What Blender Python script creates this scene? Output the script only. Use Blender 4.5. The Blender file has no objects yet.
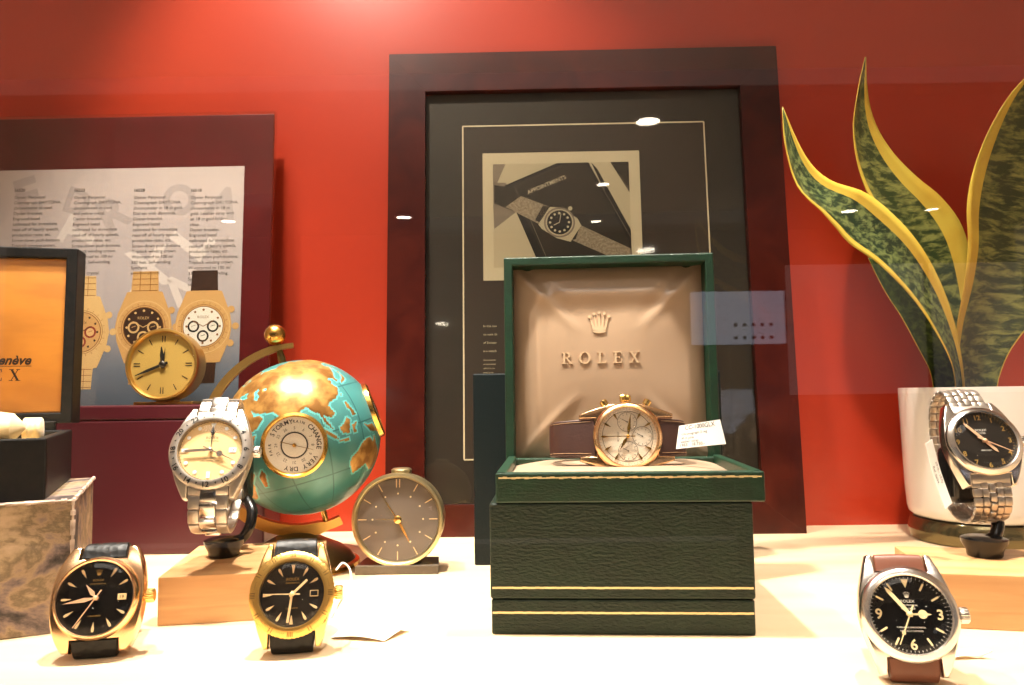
import bpy, bmesh, math, random
from mathutils import Matrix, Vector, noise as mnoise
random.seed(7)
PI = math.pi
SC = bpy.context.scene
COL = SC.collection
MM = 0.001                                   # all lengths below are millimetres; x right, y into the case, z up, shelf top z = 0
R = math.radians

# ------------------------------------------------------------------ camera model (used to turn a measured pixel into a place)
F_PX = 740.0
CAM = Vector((0, 0, 112))
PITCH, ROLL = R(3.9), R(0.8)
_f = Vector((0, math.cos(PITCH), math.sin(PITCH)))
_r0, _u0 = Vector((1, 0, 0)), Vector((0, -math.sin(PITCH), math.cos(PITCH)))
_r = _r0 * math.cos(ROLL) - _u0 * math.sin(ROLL)
_u = _u0 * math.cos(ROLL) + _r0 * math.sin(ROLL)

def ray(px, py):
    return _f * F_PX + _r * (px - 512) + _u * (342.5 - py)
def at(px, py, y):                           # point at depth y
    d = ray(px, py)
    return CAM + d * (y / d.y)
def on_z(px, py, z=0.0):                     # point on a horizontal plane
    d = ray(px, py)
    return CAM + d * ((z - CAM.z) / d.z)
def on_plane(px, py, o, n):
    d = ray(px, py)
    return CAM + d * ((o - CAM).dot(n) / d.dot(n))

# ------------------------------------------------------------------ materials
def lin(c):
    if isinstance(c, str):
        c = tuple(int(c[i:i + 2], 16) / 255 for i in (0, 2, 4))
    return tuple(x / 12.92 if x <= 0.04045 else ((x + 0.055) / 1.055) ** 2.4 for x in c) + (1,)
MATS = {}
def mat(name, col, rough=0.5, metal=0.0, spec=0.5, coat=0.0, coat_rough=0.05, col2=None, nscale=0.05, nstretch=(1, 1, 1), ramp=(0.4, 0.6),
        bump=0.0, bscale=1.0, bkind='noise', bstretch=(1, 1, 1), emit=None, estr=0.0, aniso=0.0, sheen=0.0, detail=4.0, distortion=0.0, trans=0.0, alpha=1.0, bdist=0.2):
    m = bpy.data.materials.new(name); m.use_nodes = True
    nt = m.node_tree; N = nt.nodes; L = nt.links
    b = N['Principled BSDF']
    b.inputs['Base Color'].default_value = lin(col)
    b.inputs['Roughness'].default_value = rough
    b.inputs['Metallic'].default_value = metal
    b.inputs['Specular IOR Level'].default_value = spec
    b.inputs['Coat Weight'].default_value = coat
    b.inputs['Coat Roughness'].default_value = coat_rough
    b.inputs['Sheen Weight'].default_value = sheen
    b.inputs['Transmission Weight'].default_value = trans
    b.inputs['Alpha'].default_value = alpha
    if emit:
        b.inputs['Emission Color'].default_value = lin(emit); b.inputs['Emission Strength'].default_value = estr
    def coords(scale, stretch):
        tc = N.new('ShaderNodeTexCoord'); mp = N.new('ShaderNodeMapping')
        mp.inputs['Scale'].default_value = tuple(1000 * scale * s for s in stretch)
        L.new(tc.outputs['Object'], mp.inputs['Vector']); return mp.outputs['Vector']
    if col2:
        n = N.new('ShaderNodeTexNoise'); n.inputs['Scale'].default_value = 1.0; n.inputs['Detail'].default_value = detail
        n.inputs['Distortion'].default_value = distortion
        L.new(coords(nscale, nstretch), n.inputs['Vector'])
        r = N.new('ShaderNodeValToRGB')
        r.color_ramp.elements[0].position = ramp[0]; r.color_ramp.elements[1].position = ramp[1]
        r.color_ramp.elements[0].color = lin(col); r.color_ramp.elements[1].color = lin(col2)
        L.new(n.outputs['Fac'], r.inputs['Fac']); L.new(r.outputs['Color'], b.inputs['Base Color'])
    if bump:
        if bkind == 'voronoi':
            n = N.new('ShaderNodeTexVoronoi'); n.inputs['Scale'].default_value = 1.0; out = n.outputs['Distance']
        else:
            n = N.new('ShaderNodeTexNoise'); n.inputs['Scale'].default_value = 1.0; n.inputs['Detail'].default_value = 3; out = n.outputs['Fac']
        L.new(coords(bscale, bstretch), n.inputs['Vector'])
        bp = N.new('ShaderNodeBump'); bp.inputs['Strength'].default_value = bump; bp.inputs['Distance'].default_value = bdist * MM
        L.new(out, bp.inputs['Height']); L.new(bp.outputs['Normal'], b.inputs['Normal'])
    MATS[name] = m
    return m

def clear_mat(name, tint='FFFFFF', rough=0.01, ior=1.5, scale=1.0):
    """a thin clear sheet: Fresnel reflection over straight-through transparency"""
    m = bpy.data.materials.new(name); m.use_nodes = True
    nt = m.node_tree; N = nt.nodes; L = nt.links
    N.remove(N['Principled BSDF'])
    t = N.new('ShaderNodeBsdfTransparent'); t.inputs['Color'].default_value = lin(tint)
    g = N.new('ShaderNodeBsdfGlossy'); g.inputs['Roughness'].default_value = rough
    lw = N.new('ShaderNodeLayerWeight'); lw.inputs['Blend'].default_value = 0.5      # facing = 1 - |cos|, the same from both sides
    pw = N.new('ShaderNodeMath'); pw.operation = 'POWER'; pw.inputs[1].default_value = 5.0
    f0 = ((ior - 1) / (ior + 1)) ** 2
    ma = N.new('ShaderNodeMath'); ma.operation = 'MULTIPLY_ADD'; ma.inputs[1].default_value = (1 - f0) * scale; ma.inputs[2].default_value = f0 * scale
    mx = N.new('ShaderNodeMixShader')
    L.new(lw.outputs['Facing'], pw.inputs[0]); L.new(pw.outputs[0], ma.inputs[0]); L.new(ma.outputs[0], mx.inputs[0])
    L.new(t.outputs[0], mx.inputs[1]); L.new(g.outputs[0], mx.inputs[2])
    L.new(mx.outputs[0], N['Material Output'].inputs['Surface'])
    MATS[name] = m
    return m

mat('red_wall', 'B3371C', 0.34, coat=0.15, coat_rough=0.2, col2='AF331A', nscale=0.004)
mat('red_side', 'D9CDBF', 0.5)
mat('shelf_wood', 'E6CDAA', 0.42, col2='DBBD94', nscale=0.02, nstretch=(0.25, 2.2, 1), ramp=(0.35, 0.7), coat=0.15)
mat('block_wood', 'D6A976', 0.45, col2='BA8654', nscale=0.11, nstretch=(0.12, 1, 1.6), ramp=(0.35, 0.75), distortion=0.6)
mat('white_paint', 'EDE8E0', 0.6)
mat('ceiling_fill_glow', 'E9D9C6', 0.7, emit='FFDDB8', estr=0.26)  # emission added so the ceiling brightens metals and the pane; no lamp there
mat('dark_paint', '2A2422', 0.6)
mat('burgundy', '5E1519', 0.35, coat=0.3, coat_rough=0.2, col2='561216', nscale=0.03)
mat('burgundy_leather', '4A101A', 0.42, bump=0.25, bscale=1.2, bstretch=(1.6, 1, 0.5), coat=0.2, coat_rough=0.25)
mat('paper_lilac', 'CFC4C4', 0.5)
mat('paper_white', 'F2EFE8', 0.6)
mat('print_grey', '4A4343', 0.6)
mat('print_black', '17120F', 0.6)
mat('print_pale', 'D8D0D4', 0.55)
mat('print_dim', 'B9AFB4', 0.55)
mat('print_gold', 'D2A76E', 0.45)
mat('print_gold_light', 'E2BE86', 0.45)
mat('print_gold_dark', '8A5A2C', 0.45)
mat('print_white', 'EFEDEA', 0.45)
mat('print_brown', '3A231A', 0.5)
mat('print_steel', 'B9B6BA', 0.45)
mat('print_red', '8E2B22', 0.5)
mat('gold', 'F7D082', 0.18, 1.0)
mat('gold_deep', 'E6B45E', 0.24, 1.0)
mat('gold_pink', 'F2C89A', 0.2, 1.0)
mat('gold_satin', 'D9AE62', 0.34, 1.0)
mat('gold_foil', 'E2CB98', 0.4, 0.35)
mat('brass_pale', 'D0C094', 0.34, 1.0)
mat('slab_grey', '6A5F50', 0.4, 0.2, col2='5A5044', nscale=0.05)
mat('brass_dark', '8A6A3E', 0.3, 0.6, col2='6E5430', nscale=0.03)
mat('steel', 'DDD8D2', 0.2, 1.0)
mat('steel_satin', 'C2B9AF', 0.36, 0.9)
mat('steel_dark', '6B6660', 0.3, 1.0)
mat('dial_black', '0D0B0A', 0.25, coat=0.3)
mat('dial_brown', '1E1914', 0.3, coat=0.2)
mat('dial_cream', 'E6C48C', 0.35)
mat('dial_silver', 'D9CDB8', 0.35, 0.15)
mat('dial_gold', 'CFAB5C', 0.3, 0.3)
mat('dial_grey', '6E635A', 0.4, 0.3)
mat('dial_paper', 'D3CDBF', 0.45)
mat('hand_gold', 'EFCF9C', 0.35, 0.35)
mat('hand_rose', 'EDBE98', 0.35, 0.35)
mat('lume', 'E4CFA0', 0.5)
mat('ink_black', '14100D', 0.5)
mat('ink_gold', 'C9A25A', 0.35, 0.6)
mat('ink_white', 'E7E2D6', 0.5)
mat('leather_black', '0F0D0C', 0.45, spec=.35, bump=0.5, bscale=0.35, bkind='voronoi', bdist=0.5)
mat('leather_brown', '6B3A24', 0.42, bump=0.25, bscale=1.4)
mat('leather_dark_brown', '3A2018', 0.5, bump=0.5, bscale=0.9)
mat('thread', '9A7A58', 0.7)
mat('black_plastic', '100F0F', 0.22)
mat('green_leatherette', '0B301C', 0.42, col2='092816', nscale=0.08, bump=0.55, bscale=0.7, bstretch=(0.8, 1, 1.5), bdist=0.5)
mat('green_dull', '0F2314', 0.5, spec=.35, col2='0C1D10', nscale=0.06, bump=0.9, bscale=0.55, bstretch=(0.7, 1, 1.6), bdist=0.8)
mat('green_blue', '071416', 0.5, spec=.25, bump=0.4, bscale=0.6, bdist=0.4)
mat('satin_cream', 'A68C72', 0.3, spec=0.7, sheen=0.2, bump=0.08, bscale=2.5)
mat('satin_gold_print', 'BFA586', 0.35)
mat('satin_shade_print', '846B52', 0.4)
mat('velvet_cream', 'EBD5A6', 0.7, sheen=0.2, col2='DDC391', nscale=0.06)
mat('black_lacquer', '0E0D0C', 0.5, spec=.3, col2='171412', nscale=0.2)
mat('lid_silk', 'BE7A22', 0.45, col2='AC6B1B', nscale=0.06, nstretch=(0.3, 1, 2.0), sheen=0.2)
mat('dark_print', '2A1A0A', 0.5)
mat('mahogany', '360D08', 0.28, spec=0.3, coat=0.12, coat_rough=0.1, col2='47160D', nscale=0.035, nstretch=(1, 1, 0.5), ramp=(0.35, 0.7), distortion=0.8)
mat('mat_board', '2B221B', 0.6, col2='282119', nscale=0.02)
mat('mat_inner', '352A22', 0.6)
mat('cream_line', 'E8D9BA', 0.5)
mat('print_cream', 'CFC3A8', 0.55)
mat('photo_dark', '30281F', 0.5)
mat('photo_darker', '1E1813', 0.5)
mat('photo_mid', '85786A', 0.5)
mat('photo_light', 'C0B499', 0.5)
mat('photo_strap', 'A39580', 0.5, col2='877A66', nscale=0.5, nstretch=(1, 1, 1))
mat('ceramic', 'F1ECE6', 0.22, coat=0.4)
mat('chrome_foot', '7E7252', 0.14, 0.8)
mat('soil', '2B1D14', 0.9, bump=0.8, bscale=0.5, bdist=1.5)
mat('leaf_margin', 'D6B948', 0.42, col2='CBA53A', nscale=0.03, coat=0.15)
mat('globe_land', 'BC8E4C', 0.32, 0.55, col2='8E622F', nscale=0.12, bump=0.3, bscale=0.5, bdist=0.3)
mat('globe_sea', '3E7674', 0.32, 0.1, col2='478684', nscale=0.03, coat=0.2)
mat('globe_line', '2F5F5E', 0.4, 0.2)
mat('globe_coast', '62B4B2', 0.35, 0.2)
mat('string', 'EDE6D8', 0.7)
mat('lamp_glow', 'FFFFFF', 0.5, emit='FFF3DF', estr=30.0)
mat('shop_glow', 'F3EDF0', 0.5, emit='F4E6EA', estr=0.2)
mat('screen_glow', 'E8EEFF', 0.5, emit='DCE6FF', estr=1.3)
mat('screen_dot', '2A2A3A', 0.5)
clear_mat('crystal', 'FFFFFF', 0.02, 1.45, 0.8)
clear_mat('pane', 'FFFFFF', 0.0, 1.5, 1.0)
clear_mat('acrylic', 'F8F7F3', 0.03, 1.45, 0.9)

def ramp_paper():
    """catalogue page: printed fade from rosy grey to slate blue further down the sheet"""
    m = mat('paper_print', 'CFC4C4', 0.4, coat=0.2, coat_rough=0.2)
    nt = m.node_tree; N = nt.nodes; L = nt.links
    tc = N.new('ShaderNodeTexCoord'); sp = N.new('ShaderNodeSeparateXYZ'); r = N.new('ShaderNodeValToRGB')
    mr = N.new('ShaderNodeMapRange'); mr.inputs['From Min'].default_value = 0; mr.inputs['From Max'].default_value = 0.2
    L.new(tc.outputs['Object'], sp.inputs[0]); L.new(sp.outputs['Y'], mr.inputs['Value']); L.new(mr.outputs[0], r.inputs[0])
    e = r.color_ramp.elements
    e[0].position = 0.0; e[0].color = lin('46505F'); e[1].position = 1.0; e[1].color = lin('CDC1C5')
    x = e.new(0.25); x.color = lin('6F7A8E'); x = e.new(0.5); x.color = lin('B7B1BB')
    L.new(r.outputs[0], N['Principled BSDF'].inputs['Base Color'])
ramp_paper()

def leaf_mat(name, dark, pale, bands=26):
    m = mat(name, dark, 0.4, coat=0.15)
    nt = m.node_tree; N = nt.nodes; L = nt.links
    uv = N.new('ShaderNodeUVMap'); uv.uv_map = 'UVMap'
    mp = N.new('ShaderNodeMapping'); mp.inputs['Scale'].default_value = (7 if bands == 26 else 3.5, bands * (1.5 if bands == 26 else 1.25), 1)
    n = N.new('ShaderNodeTexNoise'); n.inputs['Scale'].default_value = 1; n.inputs['Detail'].default_value = 6; n.inputs['Roughness'].default_value = 0.7; n.inputs['Distortion'].default_value = 0.35
    r = N.new('ShaderNodeValToRGB')
    r.color_ramp.elements[0].position = 0.45; r.color_ramp.elements[0].color = lin(dark)
    r.color_ramp.elements[1].position = 0.6; r.color_ramp.elements[1].color = lin(pale)
    L.new(uv.outputs[0], mp.inputs[0]); L.new(mp.outputs[0], n.inputs['Vector']); L.new(n.outputs['Fac'], r.inputs[0])
    L.new(r.outputs[0], N['Principled BSDF'].inputs['Base Color'])
leaf_mat('leaf_green', '1D3320', '7A8850', 26)
leaf_mat('leaf_pale', '2E3B1E', '868849', 30)
leaf_mat('leaf_dim', '22381C', '55682F', 18)

def stone_mat():
    m = mat('marbled_paper', '9A8B79', 0.55, bump=0.5, bscale=0.12, bdist=0.6)
    nt = m.node_tree; N = nt.nodes; L = nt.links
    tc = N.new('ShaderNodeTexCoord'); mp = N.new('ShaderNodeMapping'); mp.inputs['Scale'].default_value = (27, 27, 40)
    n = N.new('ShaderNodeTexNoise'); n.inputs['Scale'].default_value = 1; n.inputs['Detail'].default_value = 9; n.inputs['Roughness'].default_value = 0.62; n.inputs['Distortion'].default_value = 0.25
    r = N.new('ShaderNodeValToRGB'); e = r.color_ramp.elements
    e[0].position = 0.36; e[0].color = lin('141010'); e[1].position = 0.64; e[1].color = lin('B49B7E')
    for p, c in ((0.41, '4C413D'), (0.455, '7A6862'), (0.50, '9C8468'), (0.54, '6E5D45'), (0.59, 'A08A6C')):
        x = e.new(p); x.color = lin(c)
    L.new(tc.outputs['Object'], mp.inputs[0]); L.new(mp.outputs[0], n.inputs['Vector']); L.new(n.outputs['Fac'], r.inputs[0])
    L.new(r.outputs[0], N['Principled BSDF'].inputs['Base Color'])
stone_mat()
mat('worn_edge', 'D6C3B4', 0.7, col2='A38D7C', nscale=0.12)

# ------------------------------------------------------------------ mesh helpers
_text_cache = {}
def text_geo(s, shear=0.0, bold=0.0):
    k = (s, shear, bold)
    if k not in _text_cache:
        cu = bpy.data.curves.new('t', 'FONT'); cu.body = s; cu.size = 1.0; cu.shear = shear; cu.align_x = 'LEFT'; cu.offset = bold
        cu.resolution_u = 3
        o = bpy.data.objects.new('t', cu); COL.objects.link(o)
        dg = bpy.context.evaluated_depsgraph_get(); dg.update()
        me = bpy.data.meshes.new_from_object(o.evaluated_get(dg))
        vs = [v.co.copy() for v in me.vertices]; fs = [tuple(p.vertices) for p in me.polygons]
        bpy.data.meshes.remove(me); bpy.data.objects.remove(o); bpy.data.curves.remove(cu)
        if vs:
            x0 = min(v.x for v in vs); x1 = max(v.x for v in vs)
        else:
            x0 = x1 = 0
        _text_cache[k] = ([(v.x - x0, v.y) for v in vs], fs, x1 - x0)
    return _text_cache[k]

class MB:
    def __init__(self):
        self.v = []; self.f = []; self.m = []; self.s = []; self.mats = []; self.T = Matrix.Identity(4); self.uv = {}
    def mi(self, name):
        if name not in self.mats: self.mats.append(name)
        return self.mats.index(name)
    def add(self, verts, faces, m, smooth=False):
        b = len(self.v); T = self.T
        self.v += [T @ Vector(p) for p in verts]
        k = self.mi(m)
        for f in faces:
            self.f.append(tuple(b + i for i in f)); self.m.append(k); self.s.append(smooth)
        return b
    def bm(self, bm, m, smooth=False):
        bm.verts.index_update()
        self.add([v.co[:] for v in bm.verts], [[v.index for v in f.verts] for f in bm.faces], m, smooth); bm.free()
    def box(self, c, s, m, bevel=0.0, seg=2, smooth=False):
        bm = bmesh.new(); bmesh.ops.create_cube(bm, size=1)
        for v in bm.verts: v.co = Vector((c[0] + v.co.x * s[0], c[1] + v.co.y * s[1], c[2] + v.co.z * s[2]))
        if bevel: bmesh.ops.bevel(bm, geom=bm.edges[:], offset=bevel, segments=seg, affect='EDGES', profile=0.5)
        self.bm(bm, m, smooth)
    def lathe(self, prof, m, n=48, smooth=True, rfun=None, cap0=True, cap1=True, a0=0.0, a1=None):
        full = a1 is None; k = len(prof); verts = []; faces = []
        nn = n if full else n + 1
        for j in range(nn):
            a = 2 * PI * j / n if full else a0 + (a1 - a0) * j / n
            for (r, z) in prof:
                q = r * (rfun(a, r, z) if rfun else 1.0)
                verts.append((q * math.cos(a), q * math.sin(a), z))
        for j in range(n):
            a, b = j * k, ((j + 1) % nn) * k
            for i in range(k - 1): faces.append((a + i, b + i, b + i + 1, a + i + 1))
        if full and cap0 and prof[0][0] > 1e-6: faces.append([j * k for j in range(n)][::-1])
        if full and cap1 and prof[-1][0] > 1e-6: faces.append([j * k + k - 1 for j in range(n)])
        self.add(verts, faces, m, smooth)
    def tube(self, pts, rad, m, n=8, closed=False, smooth=True):
        pts = [Vector(p) for p in pts]; k = len(pts)
        rad = rad if isinstance(rad, (list, tuple)) else [rad] * k
        verts = []; up = Vector((0.13, 0.31, 0.94)); nrm = None
        for i, p in enumerate(pts):
            if closed: t = pts[(i + 1) % k] - pts[i - 1]
            else: t = pts[min(i + 1, k - 1)] - pts[max(i - 1, 0)]
            t.normalize()
            if nrm is None: nrm = t.orthogonal().normalized()
            nrm = (nrm - t * nrm.dot(t)).normalized(); bi = t.cross(nrm)
            for j in range(n):
                a = 2 * PI * j / n; verts.append(p + (nrm * math.cos(a) + bi * math.sin(a)) * rad[i])
        faces = []
        for i in range(k if closed else k - 1):
            a, b = i * n, ((i + 1) % k) * n
            for j in range(n): faces.append((a + j, a + (j + 1) % n, b + (j + 1) % n, b + j))
        if not closed: faces += [tuple(range(n))[::-1], tuple(range((k - 1) * n, k * n))]
        self.add(verts, faces, m, smooth)
    def prism(self, outline, z0, z1, m, bevel=0.0, seg=2, smooth=False, warp=None):
        bm = bmesh.new()
        f = bm.faces.new([bm.verts.new((x, y, z0)) for x, y in outline])
        if f.normal.z > 0: pass
        g = bmesh.ops.extrude_face_region(bm, geom=[f])
        for e in g['geom']:
            if isinstance(e, bmesh.types.BMVert): e.co.z = z1
        bmesh.ops.recalc_face_normals(bm, faces=bm.faces[:])
        if bevel:
            ed = [e for e in bm.edges if abs(e.verts[0].co.z - e.verts[1].co.z) < 1e-6]
            bmesh.ops.bevel(bm, geom=ed, offset=bevel, segments=seg, affect='EDGES', profile=0.5)
        bmesh.ops.triangulate(bm, faces=[q for q in bm.faces if len(q.verts) > 4])
        if warp:
            for v in bm.verts: v.co = Vector(warp(v.co))
        self.bm(bm, m, smooth)
    def poly(self, pts, z, m):                      # flat 2-d polygon facing +z
        a = sum(pts[i][0] * pts[(i + 1) % len(pts)][1] - pts[(i + 1) % len(pts)][0] * pts[i][1] for i in range(len(pts)))
        if a < 0: pts = pts[::-1]
        self.add([(p[0], p[1], z) for p in pts], [tuple(range(len(pts)))], m)
    def disc(self, cx, cy, r, z, m, n=40, ry=None):
        ry = ry or r
        self.poly([(cx + r * math.cos(2 * PI * i / n), cy + ry * math.sin(2 * PI * i / n)) for i in range(n)], z, m)
    def ring(self, cx, cy, r0, r1, z, m, n=48):
        vs = []; fs = []
        for i in range(n):
            a = 2 * PI * i / n; c, s = math.cos(a), math.sin(a)
            vs += [(cx + r0 * c, cy + r0 * s, z), (cx + r1 * c, cy + r1 * s, z)]
            j = (i + 1) % n; fs.append((2 * i, 2 * i + 1, 2 * j + 1, 2 * j))
        self.add(vs, fs, m)
    def line(self, p, q, w, z, m, w2=None):
        p, q = Vector(p), Vector(q); d = (q - p); d.normalize(); nn = Vector((-d.y, d.x))
        w2 = w if w2 is None else w2
        self.poly([tuple(p + nn * w / 2), tuple(p - nn * w / 2), tuple(q - nn * w2 / 2), tuple(q + nn * w2 / 2)], z, m)
    def text(self, s, x, y, h, m, z=0.0, align='c', rot=0.0, fit=None, shear=0.0, bold=0.0):
        vs, fs, w = text_geo(s, shear, bold)
        if not vs: return
        k = h / 0.7                                   # cap height
        kx = k if not fit else fit / max(w, 1e-6)
        ox = {'c': -w * kx / 2, 'l': 0, 'r': -w * kx}[align]
        c, sn = math.cos(rot), math.sin(rot)
        out = []
        for (a, b) in vs:
            a, b = a * kx + ox, b * k
            out.append((x + a * c - b * sn, y + a * sn + b * c, z))
        self.add(out, fs, m)
    def ribbon(self, path, widths, th, m, x0=0.0, edge=0.4, smooth=True):
        """closed-section strap swept along a path in the local y-z plane"""
        k = len(path); verts = []; faces = []
        sec = lambda w: [(-w / 2, -th / 2 + edge), (-w / 2 + edge, -th / 2), (w / 2 - edge, -th / 2), (w / 2, -th / 2 + edge), (w / 2, th / 2 - edge), (w / 2 - edge, th / 2), (0, th / 2 + 0.3), (-w / 2 + edge, th / 2), (-w / 2, th / 2 - edge)]
        n = 9
        for i, (y, z) in enumerate(path):
            y0, z0 = path[max(i - 1, 0)]; y1, z1 = path[min(i + 1, k - 1)]
            t = Vector((y1 - y0, z1 - z0)).normalized(); nn = Vector((-t.y, t.x))
            for (a, b) in sec(widths[i]): verts.append((x0 + a, y + nn.x * b, z + nn.y * b))
        for i in range(k - 1):
            for j in range(n): faces.append((i * n + j, i * n + (j + 1) % n, (i + 1) * n + (j + 1) % n, (i + 1) * n + j))
        faces += [tuple(range(n))[::-1], tuple(range((k - 1) * n, k * n))]
        self.add(verts, faces, m, smooth)
    def build(self, name, parent=None, M=None, loc=None, auto=40):
        me = bpy.data.meshes.new(name)
        me.from_pydata([tuple(p * MM) for p in self.v], [], self.f)
        for x in self.mats: me.materials.append(MATS[x])
        for i, p in enumerate(me.polygons):
            p.material_index = self.m[i]; p.use_smooth = self.s[i]
        bm = bmesh.new(); bm.from_mesh(me)
        if any(self.s):
            for e in bm.edges:
                if len(e.link_faces) == 2 and e.calc_face_angle(0) > R(auto): e.smooth = False
        bm.to_mesh(me); bm.free(); me.update()
        o = bpy.data.objects.new(name, me); COL.objects.link(o)
        if parent: o.parent = parent
        if M is not None:
            M2 = M.copy(); M2.translation = M.translation * MM; o.matrix_local = M2
        if loc is not None: o.location = Vector(loc) * MM
        return o

def tag(o, label=None, cat=None, group=None, kind=None):
    if label: o['label'] = label
    if cat: o['category'] = cat
    if group: o['group'] = group
    if kind: o['kind'] = kind
    return o
def thing(name, label, cat, loc, rz=0.0, group=None):
    o = bpy.data.objects.new(name, None); COL.objects.link(o)
    o.empty_display_size = 0.01
    o.location = Vector(loc) * MM; o.rotation_euler = (0, 0, rz)
    return tag(o, label, cat, group)
def catmull(pts, n=6, closed=False):
    P = [Vector(p) for p in pts]; k = len(P); out = []
    rng = range(k) if closed else range(k - 1)
    for i in rng:
        a = P[i - 1] if (closed or i) else P[0] * 2 - P[1]
        b = P[i]; c = P[(i + 1) % k]
        d = P[(i + 2) % k] if (closed or i + 2 < k) else c * 2 - b
        for j in range(n):
            t = j / n
            out.append(0.5 * ((2 * b) + (c - a) * t + (2 * a - 5 * b + 4 * c - d) * t * t + (3 * b - a - 3 * c + d) * t ** 3))
    if not closed: out.append(P[-1])
    return out
def rotm(rx=0, ry=0, rz=0): return Matrix.Rotation(rz, 4, 'Z') @ Matrix.Rotation(ry, 4, 'Y') @ Matrix.Rotation(rx, 4, 'X')

def serif_word(mb, word, x, y, h, z, m, gap=0.28, T=None):
    """roman capitals with serifs, drawn from strokes; x is the middle of the word"""
    W = {'R': 0.85, 'O': 0.95, 'L': 0.72, 'E': 0.74, 'X': 0.85}
    tot = sum(W[c] for c in word) + gap * (len(word) - 1); cx = -tot / 2
    def rect(a, b, c, d): mb.poly([(x + (cx + a) * h, y + b * h), (x + (cx + c) * h, y + b * h), (x + (cx + c) * h, y + d * h), (x + (cx + a) * h, y + d * h)], z, m)
    def quad(*p): mb.poly([(x + (cx + a) * h, y + b * h) for a, b in p], z, m)
    def arc(ox, oy, ax, ay, bx, by, a0, a1, n=14):
        for i in range(n):
            t0, t1 = a0 + (a1 - a0) * i / n, a0 + (a1 - a0) * (i + 1) / n
            quad((ox + ax * math.cos(t0), oy + ay * math.sin(t0)), (ox + ax * math.cos(t1), oy + ay * math.sin(t1)),
                 (ox + bx * math.cos(t1), oy + by * math.sin(t1)), (ox + bx * math.cos(t0), oy + by * math.sin(t0)))
    for c in word:
        if c in 'RLE':
            rect(0.12, 0, 0.29, 1); rect(0, 0, 0.42, 0.07); rect(0, 0.93, 0.42, 1)
        if c in 'LE': rect(0.29, 0, 0.7, 0.07); quad((0.63, 0.07), (0.7, 0), (0.72, 0.28), (0.67, 0.28))
        if c == 'E':
            rect(0.29, 0.93, 0.68, 1); quad((0.61, 0.93), (0.68, 1), (0.7, 0.74), (0.65, 0.74)); rect(0.29, 0.48, 0.52, 0.55); rect(0.5, 0.4, 0.55, 0.63)
        if c == 'R':
            arc(0.35, 0.74, 0.36, 0.26, 0.2, 0.19, -PI / 2, PI / 2); rect(0.29, 0.48, 0.36, 0.55); rect(0.29, 0.93, 0.36, 1)
            quad((0.34, 0.5), (0.5, 0.5), (0.86, 0), (0.68, 0)); rect(0.64, 0, 0.92, 0.06)
        if c == 'O': arc(0.475, 0.5, 0.475, 0.53, 0.3, 0.47, 0, 2 * PI, 28)
        if c == 'X':
            quad((0.08, 1), (0.27, 1), (0.8, 0), (0.6, 0)); quad((0.66, 1), (0.73, 1), (0.2, 0), (0.13, 0))
            rect(0, 0.94, 0.36, 1); rect(0.53, 0.94, 0.84, 1); rect(0, 0, 0.32, 0.06); rect(0.5, 0, 0.9, 0.06)
        cx += W[c] + gap
def crown_mark(mb, x, y, h, z, m):
    """five-pointed coronet emblem"""
    w = h * 0.95
    mb.disc(x, y + h * 0.07, w * 0.3, z, m, 20, ry=h * 0.075)
    for k in range(-2, 3):
        a = k * 0.3; tx, ty = x + math.sin(a) * h * 0.8 * 0.95, y + h * (0.12 + 0.78 * math.cos(a * 1.1))
        bx = x + k * w * 0.11
        mb.poly([(bx - w * 0.075, y + h * 0.14), (bx + w * 0.075, y + h * 0.14), (tx, ty)], z, m)
        mb.disc(tx, ty, h * 0.065, z, m, 10)
# ------------------------------------------------------------------ the setting
def structure(name, mb, **k):
    o = mb.build(name, **k); o['kind'] = 'structure'; return o
WALL_L, WALL_R, TOPZ, PANE_Y = -560, 560, 800, 205
def wall_y(x): return 618 - 0.006 * x
b = MB(); b.box((0, 430, -15), (1120, 480, 30), 'shelf_wood'); structure('floor', b)
b = MB(); b.T = Matrix.Translation((0, wall_y(0) + 10, 400)) @ rotm(rz=-0.006); b.box((0, 0, 0), (1120, 20, 860), 'red_wall'); structure('wall_back', b)
b = MB(); b.box((WALL_L - 10, 415, 385), (20, 420, 830), 'red_side'); structure('wall_left', b)
b = MB(); b.box((WALL_R + 10, 415, 385), (20, 420, 830), 'red_side'); structure('wall_right', b)
b = MB(); b.box((0, 430, TOPZ + 10), (1160, 450, 20), 'white_paint'); structure('ceiling', b)
b = MB(); b.box((0, PANE_Y, 385), (1120, 8, 830), 'pane'); structure('window_1', b)
# the shop on the viewer's side of the pane: only ever seen as a faint reflection
b = MB(); b.box((0, -1500, 1700), (9000, 3200, 60), 'ceiling_fill_glow'); structure('ceiling_near', b)
b = MB(); b.box((0, -4600, 1560), (9000, 3000, 60), 'dark_paint'); structure('ceiling_far', b)
b = MB(); b.box((0, -6150, 300), (9000, 60, 2900), 'dark_paint'); structure('wall_front', b)
b = MB(); b.box((0, -3000, -1230), (9000, 6300, 60), 'dark_paint'); structure('floor_near', b)

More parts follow.
